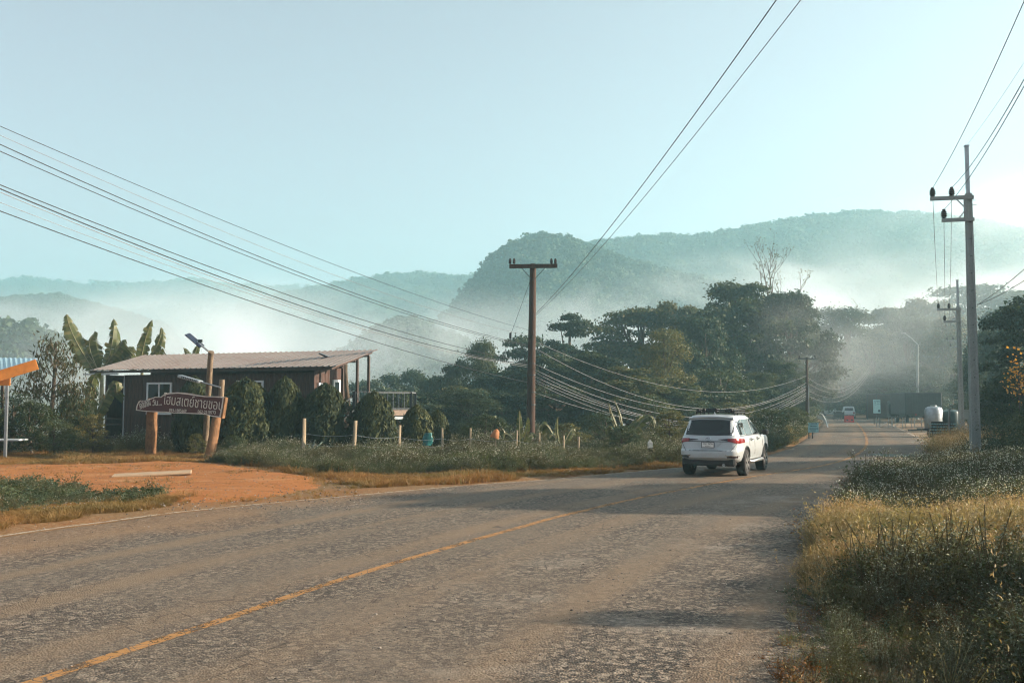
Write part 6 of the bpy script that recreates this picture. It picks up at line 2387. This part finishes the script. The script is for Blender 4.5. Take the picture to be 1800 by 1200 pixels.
def join_np(parts, name):
    """parts: list of (verts, quads, material)"""
    V, F, mi, off = [], [], [], 0
    mats = []
    for v, f, mt in parts:
        if len(v) == 0: continue
        if mt not in mats: mats.append(mt)
        V.append(v)
        F.append(np.asarray(f) + off)
        mi.append(np.full(len(f), mats.index(mt), dtype=np.int32))
        off += len(v)
    me = np_mesh(name, np.concatenate(V), np.concatenate(F))
    for mt in mats: me.materials.append(mt)
    me.polygons.foreach_set('material_index', np.concatenate(mi))
    me.update()
    return me


def stalks(a, b, r):
    """thin 3-sided-looking strips from a to b: two crossed quads"""
    a, b = np.asarray(a), np.asarray(b)
    n = len(a)
    V, F = [], []
    for k, ax in enumerate(((1, 0, 0), (0, 1, 0))):
        o_ = np.array(ax) * r
        v = np.stack([a - o_, a + o_, b + o_ * .5, b - o_ * .5], 1).reshape(-1, 3)
        V.append(v)
        F.append(np.arange(n * 4).reshape(n, 4) + k * n * 4)
    return np.concatenate(V), np.concatenate(F)


def weed(seed, h, spread, stems, leaves, lsize, leaf, aspect=.42, flowers=0, droop=.3, fsize=.022):
    r = np.random.default_rng(seed)
    tip = np.stack([r.normal(size=stems) * spread, r.normal(size=stems) * spread, h * r.uniform(.6, 1.0, stems)], 1)
    base_ = np.stack([r.normal(size=stems) * .05, r.normal(size=stems) * .05, np.zeros(stems) - .03], 1)
    k = r.integers(0, stems, leaves)
    t = r.uniform(.12, 1.0, leaves)[:, None] ** .75
    c = base_[k] + (tip[k] - base_[k]) * t + r.normal(size=(leaves, 3)) * (spread * .28, spread * .28, .02 * h)
    sz = r.uniform(.6, 1.25, leaves) * lsize * (1.15 - .5 * t[:, 0])
    out_ = r.normal(size=(leaves, 3))
    out_[:, 2] = np.abs(out_[:, 2]) * .3 - droop * .5
    n_ = np.array([[0, 0, 1.0]]) + r.normal(size=(leaves, 3)) * .5
    parts = [leaf_quads(c, n_, sz, aspect, 0, out_) + (leaf,), stalks(base_, tip, .006 * h / .6) + (M_STALK,)]
    if flowers:
        k = r.integers(0, stems, flowers)
        fc = tip[k] + r.normal(size=(flowers, 3)) * (spread * .30, spread * .30, .05 * h)
        parts.append(leaf_quads(fc, np.array([[0, 0, .8]]) + r.normal(size=(flowers, 3)) * .6, np.full(flowers, fsize) * r.uniform(.7, 1.4, flowers), 1.0) + (M_PETAL,))
        parts.append(leaf_quads(fc + .002, r.normal(size=(flowers, 3)), np.full(flowers, fsize * .8), 1.0) + (M_PETAL,))
    return join_np(parts, 'weed')


def tuft(seed, blades, h, spread, lean, width, leaf, plume=0, seg=3):
    r = np.random.default_rng(seed)
    V, F = [], []
    a = r.uniform(0, 6.283, blades)
    d = np.stack([np.cos(a), np.sin(a), np.zeros(blades)], 1)
    sd = np.stack([-np.sin(a + .4), np.cos(a + .4), np.zeros(blades)], 1)
    b0 = d * (np.abs(r.normal(size=blades)) * spread)[:, None]
    hh = h * r.uniform(.5, 1.1, blades)
    ln = lean * r.uniform(.2, 1.3, blades)
    rings = []
    for k in range(seg + 1):
        t = k / seg
        p = b0 + d * (ln * t * t * h)[:, None]
        p[:, 2] = hh * (t - .25 * lean * t * t) - .02
        w = width * (1 - t * .85)
        rings.append((p - sd * w, p + sd * w))
    V = np.stack([x for q in rings for x in q], 1).reshape(-1, 3)
    m_ = 2 * (seg + 1)
    b_ = np.arange(blades)[:, None] * m_
    F = np.concatenate([b_ + np.array([[2 * k, 2 * k + 1, 2 * k + 3, 2 * k + 2]]) for k in range(seg)])
    parts = [(V, F, leaf)]
    if plume:
        k = r.integers(0, blades, plume)
        tp_ = (rings[-1][0] + rings[-1][1])[k] * .5
        c = tp_ + r.normal(size=(plume, 3)) * (.015, .015, .05) * (h / .6)
        ax = np.array([[0, 0, 1.0]]) + r.normal(size=(plume, 3)) * .5
        parts.append(leaf_quads(c, r.normal(size=(plume, 3)), r.uniform(.02, .045, plume), .35, 0, ax) + (L_STRAW,))
    return join_np(parts, 'tuft')


W_FLOWER = [weed(200 + k, .75, .20, 9, 150, .075, L_WEED, .42, 22) for k in range(3)]
W_LEAFY = [weed(210 + k, .60, .20, 9, 190, .085, L_WEED, .40, 2) for k in range(3)]
W_GREY = [weed(220 + k, .70, .13, 8, 220, .055, L_WEEDG, .30, 0, -.8) for k in range(2)]
W_NEAR = [weed(260 + k, .62, .19, 11, 380, .060, (L_WEED, L_WEEDG, L_WEED)[k % 3], .36, 1, .3, .014) for k in range(5)]
W_RUST = [weed(230 + k, .5, .18, 8, 130, .06, L_RUST, .45) for k in range(2)]
W_BROAD = [weed(240 + k, .40, .20, 6, 60, .15, L_WEEDT, .50) for k in range(2)]
W_LOW = [weed(250 + k, .26, .20, 10, 130, .07, L_WEEDT, .55, 2, .3, .03) for k in range(2)]
T_STRAW = [tuft(300 + k, 55, .52, .07, .45, .0042, L_STRAW, 70) for k in range(3)]
T_GREEN = [tuft(310 + k, 45, .45, .06, .7, .0045, L_GREEN) for k in range(2)]
T_TURF = [tuft(320 + k, 40, .13, .10, .9, .006, L_TURF, 0, 2) for k in range(3)]
T_PLUME = [tuft(330 + k, 26, .95, .06, .5, .004, L_STRAW, 160) for k in range(2)]


def lay(name, kinds, pts, label, smin=.7, smax=1.25, wts=None, tilt=.12):
    n = len(pts)
    if n == 0: return
    idx = rng.choice(len(kinds), n, p=wts)
    rot = np.c_[rng.normal(size=(n, 2)) * tilt, rng.uniform(0, 6.283, n)]
    s = rng.uniform(smin, smax, (n, 1))
    s = s * np.array([[.80 + .65 * max(-.55, 1.35 * noise.noise(Vector((p[0] * .45, p[1] * .45, 5)))) ] for p in pts])
    sc_ = np.concatenate([s * rng.uniform(.85, 1.15, (n, 1)), s, s * rng.uniform(.8, 1.15, (n, 1))], 1)
    scatter(name, kinds, pts, idx, rot, sc_, label)


def inside(poly, x, y):
    c = False
    j = len(poly) - 1
    for i in range(len(poly)):
        (xi, yi), (xj, yj) = poly[i], poly[j]
        if (yi > y) != (yj > y) and x < (xj - xi) * (y - yi) / (yj - yi) + xi: c = not c
        j = i
    return c


def in_poly(polypx, n, margin=.15, jitter=.5):
    """n places spread evenly over the ground inside a polygon traced in the photo"""
    P = [gnd(*p) for p in polypx]
    poly = [(p.x, p.y) for p in P]
    x0_, x1_ = min(p[0] for p in poly), max(p[0] for p in poly)
    y0_, y1_ = min(p[1] for p in poly), max(p[1] for p in poly)
    out_, tries = [], 0
    while len(out_) < n and tries < n * 12:
        tries += 1
        x, y = random.uniform(x0_, x1_), random.uniform(y0_, y1_)
        xx, yy = x + jitter * noise.noise(Vector((x, y, 0)) * .8) * 2, y + jitter * noise.noise(Vector((x, y, 9)) * .8) * 2
        if inside(poly, xx, yy) and not on_road(x, y, margin):
            out_.append((x, y, H(x, y)))
    return out_


# left verge: flowering weeds between fence and road
poly = [(380, 803), (400, 818), (520, 828), (620, 836), (760, 834), (900, 831), (1020, 824), (1110, 819), (1230, 812), (1230, 792), (1000, 789), (700, 790), (560, 790), (430, 793)]
lay('verge_weeds', W_FLOWER + W_LEAFY + W_GREY, in_poly(poly, 8000, .9), 'grey-green weeds with tiny white flowers along the left verge', .45, 1.0, [.07, .07, .07, .25, .25, .23, .03, .03])
poly = [(1330, 812), (1380, 803), (1430, 790), (1462, 772), (1466, 758), (1440, 748), (1400, 752), (1350, 768), (1310, 790)]
lay('bank_weeds', W_FLOWER + W_LEAFY + W_GREY, in_poly(poly, 2600, .4), 'weeds on the bank left of the bend beyond the white car', .8, 1.5, None)
poly = [(-150, 800), (160, 797), (420, 800), (640, 790), (1000, 786), (1250, 780), (1400, 745), (1250, 764), (900, 768), (500, 770), (0, 772), (-150, 775)]
lay('yard_weeds', W_LEAFY + W_FLOWER, in_poly(poly, 2600, .5), 'dark weeds growing round the house and behind the fence', .6, 1.3, None)
# rusty short turf
poly = [(-150, 795), (-150, 816), (100, 817), (250, 812), (380, 812), (470, 824), (560, 838), (640, 858), (800, 851), (1000, 836), (1130, 824), (1250, 817), (1250, 808), (1000, 822), (800, 832), (620, 834), (400, 812), (380, 792)]
lay('dry_turf', T_TURF, in_poly(poly, 17000, .05, .3), 'rusty dry turf along the left road edge and in front of the house', .7, 1.6, None, .2)
poly = [(1320, 820), (1400, 806), (1460, 782), (1476, 760), (1466, 770), (1420, 798), (1340, 814)]
lay('dry_turf', T_TURF, in_poly(poly, 1500, .0, .1), 'thin dry turf at the foot of the bank beyond the white car', .8, 1.8, None, .2)
# low green patch in the left foreground
poly = [(-200, 852), (0, 853), (90, 858), (180, 866), (260, 869), (280, 874), (230, 884), (120, 895), (0, 905), (-200, 915)]
lay('green_patch', W_LOW + W_BROAD + W_LEAFY[:1] + T_GREEN, in_poly(poly, 2100, .1, .7), 'bluish green low weeds in the left foreground', .35, 1.0, [.28, .27, .08, .07, .06, .12, .12])
poly = [(-200, 885), (0, 885), (120, 880), (230, 876), (330, 874), (300, 886), (180, 906), (0, 930), (-200, 950)]
lay('dry_turf', T_TURF, in_poly(poly, 5500, -.1, .3), 'rusty dry turf between green patch and asphalt at left', .7, 1.5, None, .2)
pts = [p for p in in_poly([(-200, 812), (600, 812), (640, 885), (-200, 880)], 1500, .1)]
lay('drive_litter', T_TURF, pts, 'sparse dry tufts on the orange drive', .5, 1.1, None, .3)

# right verge: zones by distance
XB = [(3, 1.8), (8.2, 2.15), (10.2, 2.75), (12.5, 3.4), (14.5, 4.1), (18, 5.5), (22, 7.0), (28, 9.6), (35.6, 13.1), (44, 17.6), (60, 26)]   # inner border of the weeds
near, gold, far_, plum, rust, edge_, short = [], [], [], [], [], [], []
cnt = 0
while cnt < 40000:
    cnt += 1
    y = 4.2 + 46 * random.random() ** 1.6
    i = iy(y)
    u = -(3.2 + 16 * random.random() ** 1.1)
    p = centre[i] + left_n[i] * u + tang[i] * random.uniform(-.3, .3)
    x, y = p.x, p.y
    if x / max(y, 1) > .66 or y < 3.8 or x < lerp_tab(XB, y): continue
    nz = noise.noise(Vector((x * .35, y * .35, 4)))
    nz2 = noise.noise(Vector((x * .8, y * .8, 14)))
    z = H(x, y)
    eb = x - lerp_tab(XB, y)
    if eb < .35 + .3 * nz2:
        (edge_ if random.random() < .8 else short).append((x, y, z))
    elif y < 12.2 + 1.8 * nz + .10 * max(0, x - 4):
        if nz2 > .36: rust.append((x, y, z))
        elif random.random() < .55: near.append((x, y, z))
    elif y < 18.0 + 1.5 * nz:
        if nz2 > .42 and nz > 0: near.append((x, y, z))
        else:
            gold.append((x, y, z))
            gold.append((x + random.uniform(-.2, .2), y + random.uniform(-.2, .2), z))
    elif y < 36:
        far_.append((x, y, z))
    else:
        (far_ if random.random() < .5 else plum).append((x, y, z))
    if 36 < y < 46 and eb < 3.0 and random.random() < .25: plum.append((x, y, z))
lay('near_weeds', W_NEAR + W_GREY + W_BROAD + T_GREEN, near, 'tangled dark weeds filling the right foreground', .6, 1.15, [.15, .15, .15, .13, .12, .10, .10, .025, .025, .025, .025])
lay('tall_weeds', W_GREY + W_FLOWER[:1] + W_LEAFY[:1] + T_PLUME[:1], near[::17], 'tall stray stalks standing above the right foreground weeds', 1.1, 1.6, [.3, .3, .1, .2, .1], .2)
lay('rusty_weeds', W_RUST + W_LEAFY, rust, 'rusty dying weeds scattered in the right foreground', .7, 1.2, None)
lay('golden_grass', T_STRAW + T_GREEN, gold, 'golden dry grass patch on the right verge', .75, 1.25, [.27, .27, .26, .10, .10], .15)
lay('flower_weeds', W_FLOWER + W_LEAFY, far_, 'white-flowered weeds round the foot of the concrete pole', .6, 1.2, [.17, .17, .16, .17, .17, .16])
lay('plume_grass', T_PLUME, plum, 'pinkish feathery grass at the inside of the bend', .7, 1.2, None, .25)
lay('edge_grass', T_GREEN + T_TURF + T_STRAW[:1], edge_, 'thin grass creeping over the right edge of the asphalt', .4, .9, None, .25)
lay('edge_weeds', W_LOW + W_RUST, short, 'low weeds at the right edge of the asphalt', .5, 1.0, None)

# loose stones on the road
def stone(seed):
    r = random.Random(seed)
    bm = bmesh.new()
    bmesh.ops.create_icosphere(bm, subdivisions=1, radius=1)
    for v_ in bm.verts: v_.co *= r.uniform(.65, 1.1)
    me = bpy.data.meshes.new('stone')
    bm.to_mesh(me)
    bm.free()
    me.materials.append(M_STONE)
    return me


m = NT('gravel_stone')
oi = m.n('ObjectInfo')
m.col(m.ramp(oi.outputs['Random'], [(0, (.06, .055, .05)), (.5, (.17, .15, .13)), (1, (.34, .30, .25))]))
m.rough(.9, 0, .2)
M_STONE = m.m
ST = [stone(k) for k in range(4)]
pts, scl = [], []
for _ in range(9000):
    y = 5.5 + 24 * random.random() ** 1.5
    i = iy(y)
    l, r_ = lerp_tab(L_TAB, y), lerp_tab(R_TAB, y)
    q = random.random()
    u = random.uniform(-r_ - .3, -1.2) if q < .55 else (random.uniform(l - 2.2, l + .5) if q < .85 else random.uniform(-r_, l))
    p = centre[i] + left_n[i] * u + tang[i] * random.uniform(-.3, .3)
    s = random.uniform(.004, .011) * (1 + 1.2 * (random.random() < .05))
    pts.append((p.x, p.y, road_z(u, i) + s * .2))
    scl.append((s, s * random.uniform(.7, 1), s * .6))
for _ in range(1800):
    q = gnd(random.uniform(-60, 640), random.uniform(815, 900))
    s = random.uniform(.008, .03)
    pts.append((q.x, q.y, max(0, H(q.x, q.y)) + .05))
    scl.append((s, s * .8, s * .6))
scatter('gravel', ST, pts, rng.integers(0, 4, len(pts)), np.c_[np.zeros((len(pts), 2)), rng.uniform(0, 6.28, len(pts))], scl, 'loose gravel lying on the worn asphalt')
